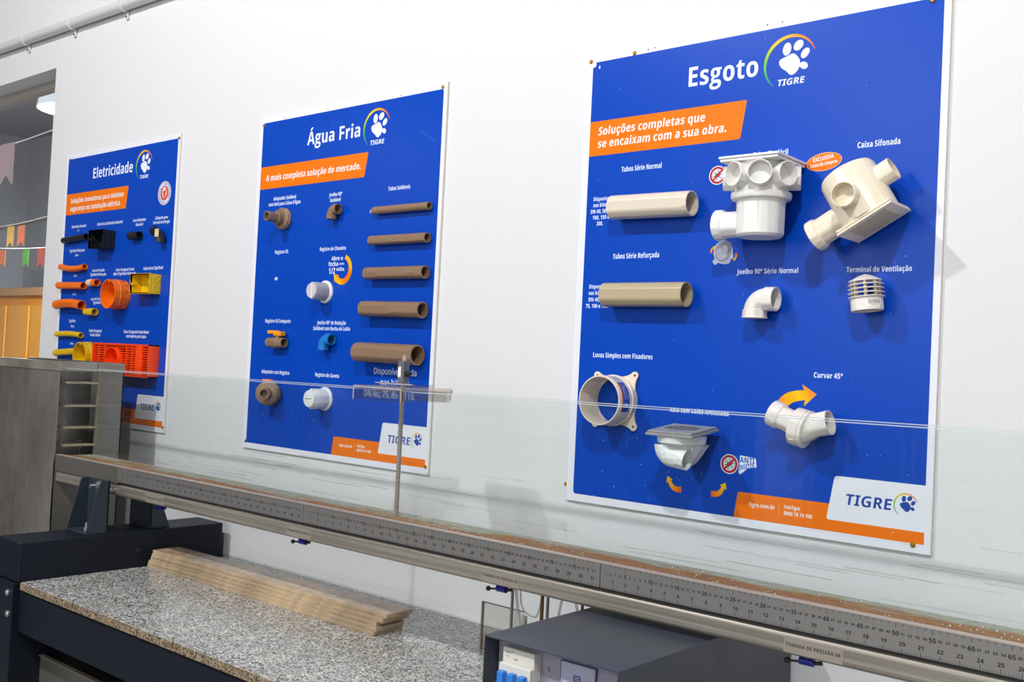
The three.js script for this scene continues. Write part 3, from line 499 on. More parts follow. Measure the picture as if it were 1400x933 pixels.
// --- board 3: vent terminal
{
  const t = thing('vent_terminal', 'cream louvred vent cap with a barcode sticker', 'fitting', at(3, 0.6435, 0.4018, 0.037)); t.rotation.z = 0.115;
  part('collar', pipe(0.0268, 0.002, 0.0225), M.ivory, t);
  const c = part('cap', lathe([[0, 0.0635], [0.012, 0.06], [0.0275, 0.052], [0.0275, 0.0505], [0, 0.0505]], 40), M.ivory, t);
  for (let i = 0; i < 4; i++) part('louver_ring', lathe([[0.022, 0], [0.0292 + 0.0004 * (3 - i), 0], [0.0292 + 0.0004 * (3 - i), 0.0013], [0.022, 0.0013], [0.022, 0]], 40).translate(0, 0.0225 + i * 0.0072, 0), M.ivory, t);
  for (let i = 0; i < 8; i++) { const a = i * Math.PI / 4 + 0.3; part('rib', box(0.004, 0.029, 0.0035, 0, 0.037, 0.0225).rotateY(a), M.tag.clone(), t).material.color.set(0xd9c9ae); }
  const bar = canvasTex(256, 160, (x, w, h) => { x.fillStyle = '#efeae2'; x.fillRect(0, 0, w, h); x.fillStyle = '#3a3836'; let u = 26; let q = 3; while (u < 226) { q = (q * 37 + 11) % 17; const b = 2 + q % 6; x.fillRect(u, 22, b, 78); u += b + 3 + (q % 5); } x.font = 'bold 22px sans-serif'; x.fillText('7 890 123 4', 50, 130); });
  part('barcode_sticker', new THREE.CylinderGeometry(0.02695, 0.02695, 0.014, 20, 1, true, 0.35, 1.0).translate(0, 0.0115, 0), std(0xffffff, 0.5, { map: bar }), t);
}
// --- board 3: coupling with fixing lugs
{
  const t = thing('pipe_coupling', 'large cream pipe coupling ring with fixing lugs and a printed sticker', 'fitting', at(3, 0.119, 0.2185, FZ));
  const g = along(lathe([[0.0475, 0], [0.0505, 0], [0.0505, 0.012], [0.0525, 0.0135], [0.0525, 0.018], [0.0505, 0.0195], [0.0505, 0.062], [0.0495, 0.064], [0.0475, 0.064], [0.0465, 0.034], [0.0475, 0.03], [0.0475, 0]], 64), [0, 0, 0], [0, 0, 1]);
  const body = part('ring', g, M.cream2, t);
  for (const a of [50, 134, 226, 312]) {
    const s = new THREE.Shape(); const r = 0.008; s.moveTo(0.046, -0.022); s.quadraticCurveTo(0.058, -0.01, 0.069, -r); s.absarc(0.069, 0, r, -Math.PI / 2, Math.PI / 2, false); s.quadraticCurveTo(0.058, 0.01, 0.046, 0.022); s.lineTo(0.046, -0.022);
    const h = new THREE.Path(); h.absarc(0.069, 0, 0.0028, 0, Math.PI * 2, true); s.holes.push(h);
    part('lug', new THREE.ExtrudeGeometry(s, { depth: 0.004, bevelEnabled: false, curveSegments: 16 }).rotateZ(a * Math.PI / 180).translate(0, 0, 0.002), M.cream2, t);
  }
  const st = canvasTex(768, 192, (x, w, h) => {
    x.fillStyle = '#cfd0da'; x.fillRect(0, 0, w, h); x.fillStyle = '#2b50ac'; x.fillRect(0, 0, 560, h); x.fillStyle = '#e4672a'; x.fillRect(0, 0, 560, 34); x.fillStyle = '#e8eaf2';
    for (const [u, v, a, b] of [[120, 118, 34, 30], [92, 74, 12, 16], [124, 62, 12, 16], [156, 78, 11, 16], [160, 118, 10, 11]]) { x.beginPath(); x.ellipse(u, v, a, b, 0, 0, 7); x.fill(); }
    x.font = 'bold 34px sans-serif'; x.fillText('LUVA SIMPLES', 220, 90); x.font = '28px sans-serif'; x.fillText('esgoto série normal', 220, 132); x.fillText('DN 100', 220, 170); x.fillStyle = '#8a8a96'; for (let i = 0; i < 5; i++) x.fillRect(590, 24 + i * 32, 140, 12);
  });
  part('sticker', along(new THREE.CylinderGeometry(0.0509, 0.0509, 0.026, 40, 1, true, 1.15, 1.75), [0, 0, 0.042], [0, 0, 1]), std(0xffffff, 0.4, { map: st }), t);
}
// --- board 3: floor drain
{
  const t = thing('floor_drain', 'white floor drain with a square grey slotted grate, behind the glass', 'fitting', at(3, 0.313, 0.172, 0.07));
  const cov = new THREE.Group(); 
  const lid = part('grate', [lim(-0.047, 0.047, 0.0012, 0.005, -0.048, 0.048, 0.0012), lim(-0.05, 0.05, -0.004, 0.001, -0.0505, 0.0505, 0.0012)], M.grate, t); lid.rotation.x = 0.12;
  for (let i = 0; i < 9; i++) { const x = -0.031 + i * 0.00775, l = 0.012 + 0.014 * Math.sin(Math.PI * (i + 0.5) / 9); part('slot', lim(x - 0.0011, x + 0.0011, 0.0047, 0.0056, -l, l * 0.75), std(0x3d3e42, 0.7), lid); }
  part('collar', lathe([[0, -0.006], [0.046, -0.006], [0.047, -0.008], [0.0455, -0.022], [0.043, -0.024], [0, -0.024]], 48), M.whiteKnob, t);
  part('bowl', lathe([[0.0415, -0.024], [0.03, -0.043], [0.02, -0.058], [0.01, -0.066], [0, -0.067]], 40, 1.2).translate(0.004, 0, -0.014), M.whiteKnob, t);
  const path = []; for (let i = 0; i <= 16; i++) { const a = i / 16 * Math.PI * 0.5; path.push([-0.004 - Math.cos(a) * 0.02, -0.026 - Math.sin(a) * 0.022, 0.02]); } for (let i = 1; i <= 6; i++) path.push([-0.004 + i * 0.005, -0.048 - i * 0.0006, 0.02]);
  part('outlet', bend(path, (s) => 0.0195, 0.0018), M.whiteKnob, t);
}
// --- board 3: swivelling 45 degree bend
{
  const t = thing('adjustable_bend', 'ivory swivel bend with a thick joint ring, cut by the glass edge', 'fitting', at(3, 0.532, 0.199, 0.042));
  const arm = along(lathe([[0.0195, 0], [0.021, 0.004], [0.021, 0.03], [0.0235, 0.033], [0.0245, 0.037], [0.0245, 0.05], [0.023, 0.052], [0.0205, 0.052], [0.0205, 0.004], [0.0195, 0]], 44), [-0.004, 0.0005, 0], [-0.93, 0.36, 0]);
  part('socket_arm', arm, M.ivory, t);
  part('joint_ring', along(lathe([[0.019, -0.013], [0.0315, -0.013], [0.0335, -0.0115], [0.0335, 0.0055], [0.0318, 0.007], [0.0318, 0.0085], [0.034, 0.01], [0.034, 0.0125], [0.032, 0.014], [0.019, 0.014], [0.019, -0.013]], 44), [0.004, -0.004, 0], [0.97, -0.22, 0]), M.ivory, t);
  const tab = part('grip_tab', box(0.014, 0.0025, 0.004, 0.0, -0.024, 0.0245), M.ivory, t);
  part('spigot', along(lathe([[0.028, 0], [0.0255, 0.012], [0.021, 0.026], [0.0218, 0.05], [0.0202, 0.05], [0.0186, 0.02], [0.022, 0.006], [0.028, 0]], 44), [0.008, -0.003, 0], [0.97, 0.24, 0]), M.ivory, t);
}
// --- board 2
{
  const t = thing('tank_adapter', 'brown flanged tank adapter, upper left on the middle board', 'fitting', at(2, 0.145, 0.65, FZ));
  part('flange', along(lathe([[0, 0], [0.029, 0], [0.03, 0.002], [0.03, 0.006], [0.0285, 0.0075], [0.0285, 0.009], [0.03, 0.0105], [0.03, 0.014], [0.027, 0.0165], [0.019, 0.018], [0.019, 0.022], [0, 0.022]], 44), [0, 0, 0], [0, 0, 1]), M.brown, t);
  part('seal_ring', along(new THREE.TorusGeometry(0.0288, 0.0013, 10, 44).rotateX(Math.PI / 2), [0, 0, 0.0083], [0, 0, 1]), M.tag, t);
  part('hex_nut', along(new THREE.CylinderGeometry(0.0205, 0.0205, 0.014, 6).translate(0, 0.007, 0), [0, 0, 0.018], [0, 0, 1]), M.brown, t);
  part('stub', along(pipe(0.0135, 0.0025, 0.034), [0, 0, 0.03], [0, 0, 1]), M.brown, t);
  const e = thing('water_elbow', 'small brown ninety degree elbow on the middle board', 'fitting', at(2, 0.371, 0.65, FZ + 0.0145));
  part('body', bend(elbowPath(0.018, 0.0115, -0.0085, -0.0145, 0, 0.014), (s) => (s < 0.3 || s > 0.68 ? 0.0138 : 0.0125), 0.0022), M.brown, e);
  const k = thing('shower_valve', 'grey round valve knob on a white disc beside the orange arrow', 'valve', at(2, 0.3375, 0.444, FZ));
  part('rosette', along(lathe([[0, 0], [0.0305, 0], [0.0305, 0.003], [0.0285, 0.006], [0.02, 0.008], [0, 0.008]], 44), [0, 0, 0], [0, 0, 1]), M.whiteKnob, k);
  const kb = part('knob', along(lathe([[0, 0.006], [0.0245, 0.006], [0.0232, 0.042], [0.0215, 0.0465], [0.015, 0.0475], [0, 0.0475]], 44), [0, 0, 0], [0, 0, 1]), M.greyKnob, k);
  part('finger_grip', lim(0.004, 0.0085, -0.022, 0.022, 0.042, 0.053, 0.0015), M.whiteKnob, kb); part('face', along(lathe([[0, 0.047], [0.0205, 0.047], [0.0195, 0.0495], [0, 0.05]], 40), [0, 0, 0], [0, 0, 1]), std(0xc9c5c8, 0.35), kb);
  const v = thing('ball_valve', 'small brown ball valve with a yellow orange lever', 'valve', at(2, 0.156, 0.304, FZ + 0.0155));
  part('body', [along(pipe(0.0138, 0.003, 0.07), [-0.035, 0, 0], [1, 0, 0]), along(lathe([[0.0138, 0], [0.0155, 0.004], [0.0155, 0.028], [0.0138, 0.032]], 30), [-0.016, 0, 0], [1, 0, 0])], M.brown, v);
  part('stem', rod(0.008, [0.008, 0.01, 0], [0.008, 0.02, 0], 20), M.brown, v);
  const lv = part('lever', [lim(-0.006, 0.028, 0.018, 0.031, -0.0095, 0.0095, 0.003), lim(-0.036, 0.004, 0.0235, 0.0335, -0.0075, 0.0075, 0.003)], M.yellowLever, v);
  const bl = thing('reducing_elbow', 'bright blue reducing elbow on the middle board', 'fitting', at(2, 0.372, 0.304, FZ + 0.0158));
  part('body', bend(elbowPath(0.02, 0.0135, -0.0125, -0.0145, 0, 0.016), (s) => (s < 0.3 ? 0.015 : 0.0135 + (s > 0.6 ? 0.001 : 0)), 0.0024), M.blueFit, bl);
  part('brass_insert', along(pipe(0.0118, 0.002, 0.012), [0.004, 0.0135, 0], [1, 0, 0]), std(0x9aa0a0, 0.3, { metalness: 0.9 }), bl);
  const ad = thing('valve_adapter', 'brown ribbed valve adapter with an orange lever, lower left of the middle board', 'valve', at(2, 0.142, 0.163, FZ + 0.021));
  const D = [0.62, 0, 0.78];
  part('flange', along(lathe([[0, 0], [0.03, 0], [0.034, 0.003], [0.034, 0.008], [0.031, 0.0095], [0.031, 0.011], [0.033, 0.0125], [0.033, 0.017], [0.028, 0.019], [0.028, 0.021], [0.0295, 0.0225], [0.0295, 0.026], [0.023, 0.029], [0, 0.029]], 44), [0, 0, 0], D), M.brown, ad);
  part('nose', along(pipe(0.0158, 0.0045, 0.022), [D[0] * 0.027, 0, D[2] * 0.027], D), M.brown, ad);
  part('lever', lim(-0.03, 0.008, 0.032, 0.0385, -0.007, 0.004, 0.0025), M.orangeFit, ad);
  const gv = thing('gate_valve', 'white conical valve knob behind the glass on the middle board', 'valve', at(2, 0.358, 0.16, FZ));
  part('rosette', along(lathe([[0, 0], [0.0315, 0], [0.0315, 0.003], [0.029, 0.0065], [0.02, 0.008], [0, 0.008]], 44), [0, 0, 0], [0, 0, 1]), M.whiteKnob, gv);
  const gk = part('knob', along(lathe([[0, 0.006], [0.0275, 0.006], [0.0268, 0.02], [0.0235, 0.05], [0.0215, 0.0545], [0.012, 0.0565], [0, 0.0568]], 44), [0, 0, 0], [0, 0, 1]), M.whiteKnob, gv);
  part('slit', lim(-0.012, 0.014, -0.0006, 0.0006, 0.0561, 0.0572), M.slot, gk); part('grip', lim(-0.003, 0.003, 0.018, 0.0268, 0.014, 0.05, 0.002), M.whiteKnob, gk); part('grip', lim(-0.003, 0.003, -0.0268, -0.018, 0.014, 0.05, 0.002), M.whiteKnob, gk);
  single('wall_plug', along(lathe([[0.0018, 0], [0.0042, 0], [0.0042, 0.003], [0.0018, 0.003], [0.0018, 0]], 16), [0, 0, 0], [0, 0, 1]), M.whiteKnob, 'tiny white wall plug left where a valve is missing', 'plug', at(2, 0.1195, 0.483, FZ));
}
// --- board 1
function squareBox(t, x0, x1, y0, y1, z1, m, kx) {
  const w = x1 - x0, h = y1 - y0, th = 0.0028;
  const s = new THREE.Shape([new THREE.Vector2(-w / 2, -h / 2), new THREE.Vector2(w / 2, -h / 2), new THREE.Vector2(w / 2, h / 2), new THREE.Vector2(-w / 2, h / 2)]);
  s.holes.push(new THREE.Path([new THREE.Vector2(-w / 2 + th, -h / 2 + th), new THREE.Vector2(-w / 2 + th, h / 2 - th), new THREE.Vector2(w / 2 - th, h / 2 - th), new THREE.Vector2(w / 2 - th, -h / 2 + th)]));
  part('shell', new THREE.ExtrudeGeometry(s, { depth: z1 - FZ, bevelEnabled: false }), m, t);
  part('back_plate', lim(-w / 2 + th / 2, w / 2 - th / 2, -h / 2 + th / 2, h / 2 - th / 2, 0, th), m, t);
  part('rim', new THREE.ExtrudeGeometry((() => { const q = new THREE.Shape([[-w / 2 - 0.0012, -h / 2 - 0.0012], [w / 2 + 0.0012, -h / 2 - 0.0012], [w / 2 + 0.0012, h / 2 + 0.0012], [-w / 2 - 0.0012, h / 2 + 0.0012]].map((p) => new THREE.Vector2(...p))); q.holes.push(s.holes[0].clone()); return q; })(), { depth: 0.006, bevelEnabled: false }).translate(0, 0, z1 - FZ - 0.006), m, t);
  for (const [u, v] of [[-w / 2 + 0.006, 0], [w / 2 - 0.006, 0]]) part('screw_tab', [lim(u - 0.004, u + 0.004, v - 0.005, v + 0.005, z1 - FZ - 0.016, z1 - FZ - 0.002, 0.0015)], m, t);
  for (const v of [-h / 4, h / 4]) part('knockout', along(new THREE.TorusGeometry(0.0095, 0.0009, 8, 28).rotateX(Math.PI / 2), [w / 2 + 0.0002, v, (z1 - FZ) * 0.4], [1, 0, 0]), m, t);
  for (const u of [-w / 4, w / 4]) part('knockout', along(new THREE.TorusGeometry(0.0105, 0.0009, 8, 28).rotateX(Math.PI / 2), [u, 0.001, th], [0, 0, 1]), m, t);
}
function roundBox(t, r, dep, m) {
  part('shell', along(lathe([[r - 0.003, 0.002], [r, 0], [r, dep * 0.5], [r + 0.0015, dep * 0.52], [r + 0.0015, dep * 0.62], [r, dep * 0.64], [r, dep], [r - 0.003, dep], [r - 0.003, 0.002]], 44), [0, 0, 0], [0, 0, 1]), m, t);
  part('back_plate', discAt(r - 0.002, 0.003, [0, 0, 0], [0, 0, 1], 40), m, t);
  for (const a of [0, 0.9, 1.8, 2.7, 3.6, 4.5, 5.4]) part('knockout', along(new THREE.TorusGeometry(r * 0.22, 0.0009, 8, 24).rotateX(Math.PI / 2), [Math.cos(a) * (r - 0.0002), Math.sin(a) * (r - 0.0002), dep * 0.27], [Math.cos(a), Math.sin(a), 0]), m, t);
  for (const s of [1, -1]) part('screw_tab', lim(-0.004, 0.004, s * (r - 0.006) - 0.005, s * (r - 0.006) + 0.005, dep * 0.8, dep - 0.001, 0.0015), m, t);
  part('knockout', along(new THREE.TorusGeometry(r * 0.3, 0.001, 8, 28).rotateX(Math.PI / 2), [-r * 0.3, r * 0.2, 0.003], [0, 0, 1]), m, t);
}
{
  let t = thing('junction_box', 'black rectangular light switch box', 'electrical box', at(1, 0.335, 0.6255, FZ)); squareBox(t, 0.286, 0.384, 0.595, 0.656, 0.051, M.black);
  t = thing('junction_box', 'yellow rectangular light switch box', 'electrical box', at(1, 0.6285, 0.47, FZ)); squareBox(t, 0.571, 0.686, 0.4385, 0.5015, 0.048, M.yellow);
  t = thing('octagonal_box', 'round orange ceiling box between the yellow box and the conduits', 'electrical box', at(1, 0.457, 0.4375, FZ)); roundBox(t, 0.0485, 0.055, M.orangeFit);
  t = thing('octagonal_box', 'round yellow ceiling box above the steel tank rim', 'electrical box', at(1, 0.285, 0.2285, FZ)); roundBox(t, 0.0465, 0.053, M.yellow);
  t = thing('conduit_coupling', 'short black threaded conduit coupling', 'coupling', at(1, 0.533, 0.632, FZ + 0.0135)); part('sleeve', [bend([[-0.029, 0, 0], [0, 0, 0], [0.029, 0, 0]], () => 0.0128, 0.002), ...[-0.02, -0.012, -0.004, 0.004].map((x) => along(ring(0.0132, 0.001, 0.0018), [x, 0, 0], [1, 0, 0]))], M.black, t);
  t = thing('conduit_coupling', 'short orange conduit coupling with a pale label', 'coupling', at(1, 0.274, 0.4805, FZ + 0.0135)); part('sleeve', bend([[-0.031, 0, 0], [0, 0, 0], [0.031, 0, 0]], () => 0.0125, 0.0016), M.orangeFit, t); part('label_wrap', along(ring(0.0129, 0.0008, 0.026), [-0.024, 0, 0], [1, 0, 0]), std(0xd9cbc4, 0.5), t);
  t = thing('conduit_coupling', 'short yellow conduit coupling below the round orange box', 'coupling', at(1, 0.269, 0.38, FZ + 0.0135)); part('sleeve', [bend([[-0.031, 0, 0], [0, 0, 0], [0.031, 0, 0]], () => 0.0125, 0.0016), along(ring(0.0131, 0.0008, 0.004), [-0.002, 0, 0], [1, 0, 0])], M.yellow, t);
  t = thing('service_head', 'black curved cable entry head with a cream tag', 'fitting', at(1, 0.682, 0.622, FZ + 0.017));
  const hp = []; for (let i = 0; i <= 16; i++) { const a = i / 16 * Math.PI * 0.62; hp.push([-0.026 + Math.sin(a) * 0.03 + i * 0.0008, 0.018 - (1 - Math.cos(a)) * 0.026, 0]); }
  part('hood', bend(hp.map(([x, y, z], i) => [x, y, z + 0.0]), (s) => 0.0125 + 0.004 * s, 0.0018), M.black, t); part('flange', along(pipe(0.0165, 0.002, 0.006), [-0.028, 0.019, 0], [1, 0.1, 0]), M.black, t);
  part('tag', lim(0.008, 0.03, -0.004, 0.021, 0.015, 0.0165, 0.0005), M.tag, t);
  // slab support: ribbed block with a round pocket
  t = thing('slab_box_support', 'bright red-orange ribbed block with a round pocket above the tank', 'electrical box', at(1, 0.52, 0.223, FZ));
  const W = 0.36, H = 0.105, Dp = 0.036, m = M.orangeBright, ribs = [];
  part('side_wall', lim(-W / 2, -W / 2 + 0.004, -H / 2, H / 2, 0, Dp), m, t); part('side_wall', lim(W / 2 - 0.004, W / 2, -H / 2, H / 2, 0, Dp), m, t); part('side_wall', lim(-W / 2, W / 2, H / 2 - 0.004, H / 2, 0, Dp), m, t); part('side_wall', lim(-W / 2, W / 2, -H / 2, -H / 2 + 0.004, 0, Dp), m, t);
  part('back_plate', lim(-W / 2 + 0.002, W / 2 - 0.002, -H / 2 + 0.002, H / 2 - 0.002, 0, 0.004), m, t);
  const pc = [-0.035, -0.006], pr = 0.046;
  for (let i = 0; i < 13; i++) { const y = -H / 2 + 0.008 + i * 0.0076, dy = y - pc[1], hw = Math.abs(dy) < pr ? Math.sqrt(pr * pr - dy * dy) : 0; const seg = hw ? [[-W / 2 + 0.003, pc[0] - hw], [pc[0] + hw, W / 2 - 0.003]] : [[-W / 2 + 0.003, W / 2 - 0.003]]; for (const [a, b] of seg) if (b > a) ribs.push(lim(a, b, y - 0.0014, y + 0.0014, 0.002, Dp - 0.002)); }
  for (const x of [-0.14, -0.1, 0.04, 0.075, 0.1, 0.135]) { const dx = x - pc[0]; if (Math.abs(dx) > pr) ribs.push(lim(x - 0.0015, x + 0.0015, -H / 2 + 0.003, H / 2 - 0.003, 0.002, Dp - 0.001)); }
  part('rib_grid', ribs, m, t); t.children[t.children.length - 1].userData.kind = 'stuff';
  part('pocket', along(lathe([[pr - 0.0025, 0.004], [pr, 0.004], [pr, 0.046], [pr - 0.0025, 0.046], [pr - 0.0025, 0.004]], 44), [pc[0], pc[1], 0], [0, 0, 1]), m, t);
  part('end_plate', lim(0.105, 0.135, -H / 2 + 0.004, H / 2 - 0.004, Dp - 0.003, Dp + 0.0005, 0.001), m, t);
}
// ---------------------------------------------------------------- flume
const ZF = 0.335, FX0 = -1.605, FX1 = 1.9;
const flume = thing('hydraulic_flume', 'long glass sided laboratory flume with a steel rule along its base', 'flume', [0, 0, 0]);
{
  const topY = (x) => 0.2165 + (x + 0.05) * 0.0055, gb = -0.052;
  const pane = (z0, z1, x0) => { const s = new THREE.Shape([new THREE.Vector2(x0, gb), new THREE.Vector2(FX1, gb), new THREE.Vector2(FX1, topY(FX1)), new THREE.Vector2(x0, topY(x0))]); return new THREE.ExtrudeGeometry(s, { depth: z1 - z0, bevelEnabled: false }).translate(0, 0, z0); };
  const edge = (z0, z1, x0) => { const s = new THREE.Shape([new THREE.Vector2(x0, topY(x0)), new THREE.Vector2(FX1, topY(FX1)), new THREE.Vector2(FX1, topY(FX1) + 0.0014), new THREE.Vector2(x0, topY(x0) + 0.0014)]); return new THREE.ExtrudeGeometry(s, { depth: z1 - z0, bevelEnabled: false }).translate(0, 0, z0); };
  const f = part('front_glass', pane(0.314, 0.322, FX0), M.glass, flume, 'clear near side glass'); part('polished_edge', edge(0.314, 0.322, FX0), M.glassEdge, f);
  const r = part('rear_glass', pane(0.217, 0.225, FX0), M.glass, flume, 'clear far side glass'); part('polished_edge', edge(0.217, 0.225, FX0), M.glassEdge, r);
  // bed with its sediment
  const bg = new THREE.BoxGeometry(FX1 - FX0, 0.012, 0.1).translate((FX0 + FX1) / 2, -0.052, 0.27); { const u = bg.attributes.uv; for (let q = 0; q < u.count; q++) u.setY(q, 1 - u.getY(q)); }
  part('bed', bg, M.bed, flume, 'rust stained channel bed');
  part('silicone_bead', [rod(0.003, [FX0, -0.046, 0.3115], [FX1, -0.046, 0.3115], 8)], M.rustStain, flume);
  // rules
  const ruler = canvasTex(2048, 112, (c, w, h) => {
    c.fillStyle = '#8f8c88'; c.fillRect(0, 0, w, h);
    const n = noiseGrid(2048, 400, 40, 77), im = c.getImageData(0, 0, w, h); for (let j = 0; j < h; j++) for (let i = 0; i < w; i++) { const q = (j * w + i) * 4, v = (n(i, j, 112) - 0.5) * 9; im.data[q] += v; im.data[q + 1] += v; im.data[q + 2] += v; } c.putImageData(im, 0, 0);
    c.fillStyle = '#201f1e'; c.textAlign = 'center'; const L = 0.786, cm = 0.00977, inch = 0.0249;
    for (let i = 1; i <= 79; i++) { const x = i * cm / L * w; c.font = (i % 5 ? 'bold 14px' : 'bold 23px') + ' sans-serif'; c.fillText(String(i), x, i % 5 ? 48 : 52); c.fillRect(x - 0.7, 0, 1.4, i % 5 ? 14 : 22); }
    for (let i = 0; i < 158; i++) c.fillRect((i + 0.5) * cm / 2 / L * w, 0, 1, 8);
    for (let i = 1; i <= 31; i++) { const x = i * inch / L * w; c.font = 'bold 21px sans-serif'; c.fillText(String(i), x, 86); c.fillRect(x - 0.7, 94, 1.4, 18); }
    for (let i = 0; i < 31 * 8; i++) c.fillRect(i * inch / 8 / L * w, 104, 1, 8);
  });
  const rm = std(0xffffff, 0.38, { map: ruler, metalness: 0.55 });
  const face = (x0, x1, y0, y1, z) => new THREE.PlaneGeometry(x1 - x0, y1 - y0).translate((x0 + x1) / 2, (y0 + y1) / 2, z);
  for (const [x0, x1] of [[0.326, 1.112], [-0.461, 0.325], [-1.248, -0.462]]) {
    const p = part('steel_rule', lim(x0, x1, -0.0835, -0.0415, ZF - 0.005, ZF, 0.0008), M.steelDark, flume);
    part('scale', face(x0 + 0.0005, x1 - 0.0005, -0.083, -0.042, ZF + 0.0003), rm, p);
  }
  part('steel_rule', lim(1.113, FX1, -0.0835, -0.0415, ZF - 0.005, ZF, 0.0008), M.steelDark, flume); part('cover_strip', lim(FX0, -1.249, -0.0885, -0.0415, ZF - 0.005, ZF, 0.0008), M.steelDark, flume);
  part('top_lip', lim(FX0, FX1, -0.0435, -0.041, 0.322, ZF + 0.0006, 0.0006), std(0xa79a90, 0.45, { metalness: 0.3 }), flume);
  part('shadow_gap_rail', lim(FX0, FX1, -0.092, -0.08, 0.22, ZF - 0.009), std(0x333335, 0.7), flume, 'recessed strip coloured dark as the shadow gap');
  part('beam', lim(FX0 - 0.005, FX1, -0.1225, -0.0885, 0.205, ZF - 0.004, 0.008), M.steel, flume, 'rounded stainless base beam');
  // labels and pressure taps
  const xs = [-1.107, -0.52, 0.064, 0.657];
  xs.forEach((x, i) => {
    const tx = canvasTex(512, 128, (c, w, h) => { c.fillStyle = '#958d80'; c.fillRect(0, 0, w, h); c.fillStyle = '#22201e'; c.font = 'bold 40px sans-serif'; const s = 'TOMADA DE PRESSÃO 0' + (i + 1), m = c.measureText(s).width; c.save(); c.translate(14, 72); c.scale(478 / m, 1.02); c.fillText(s, 0, 0); c.restore(); });
    part('tap_label', face(x - 0.004, x + 0.085, -0.1185, -0.0965, ZF - 0.0036), std(0xffffff, 0.5, { map: tx, metalness: 0.2 }), flume);
    const v = part('pressure_tap', [rod(0.006, [x + 0.008, -0.134, 0.3], [x + 0.03, -0.134, 0.3], 14), rod(0.0045, [x + 0.02, -0.134, 0.3], [x + 0.02, -0.12, 0.3], 12)], M.blueValve, flume);
    part('tap_lever', [rod(0.0018, [x - 0.008, -0.137, 0.306], [x + 0.01, -0.135, 0.303], 8), new THREE.SphereGeometry(0.0048, 14, 10).translate(x - 0.009, -0.137, 0.306), rod(0.003, [x + 0.03, -0.134, 0.3], [x + 0.042, -0.132, 0.3], 10)], M.black, v);
  });
  // dried water spots on the near glass
  const spot = new THREE.InstancedMesh(new THREE.CircleGeometry(1, 7), std(0xdfe6e6, 0.8), 3800); spot.name = 'dried_water_spots'; spot.userData.kind = 'stuff'; spot.castShadow = spot.receiveShadow = true;
  const mm = new THREE.Matrix4(); for (let i = 0; i < 3800; i++) { const x = -1.58 + rnd() * 3.2, low = rnd() < 0.35, y = low ? -0.04 + rnd() * rnd() * 0.06 : -0.03 + rnd() * 0.23, s = (0.00016 + rnd() * rnd() * rnd() * 0.0008) * (low ? 1.5 : 1); mm.makeScale(s * (0.7 + rnd()), s, 1).setPosition(x, y, 0.3224); spot.setMatrixAt(i, mm); } flume.add(spot);
  const streak = new THREE.InstancedMesh(new THREE.PlaneGeometry(1, 1), std(0xe9eeec, 0.12, { transmission: 1, thickness: 0 }), 90); streak.name = 'water_streaks'; streak.userData.kind = 'stuff'; streak.castShadow = streak.receiveShadow = true;
  for (let i = 0; i < 90; i++) { const l = 0.03 + rnd() * 0.22, x = -1.4 + rnd() * 2.9, y = -0.02 + rnd() * 0.1; mm.makeRotationZ((rnd() - 0.5) * 0.01).scale(V(l, 0.0006 + rnd() * 0.0016, 1)).setPosition(x, y, 0.3226); streak.setMatrixAt(i, mm); } flume.add(streak);
}
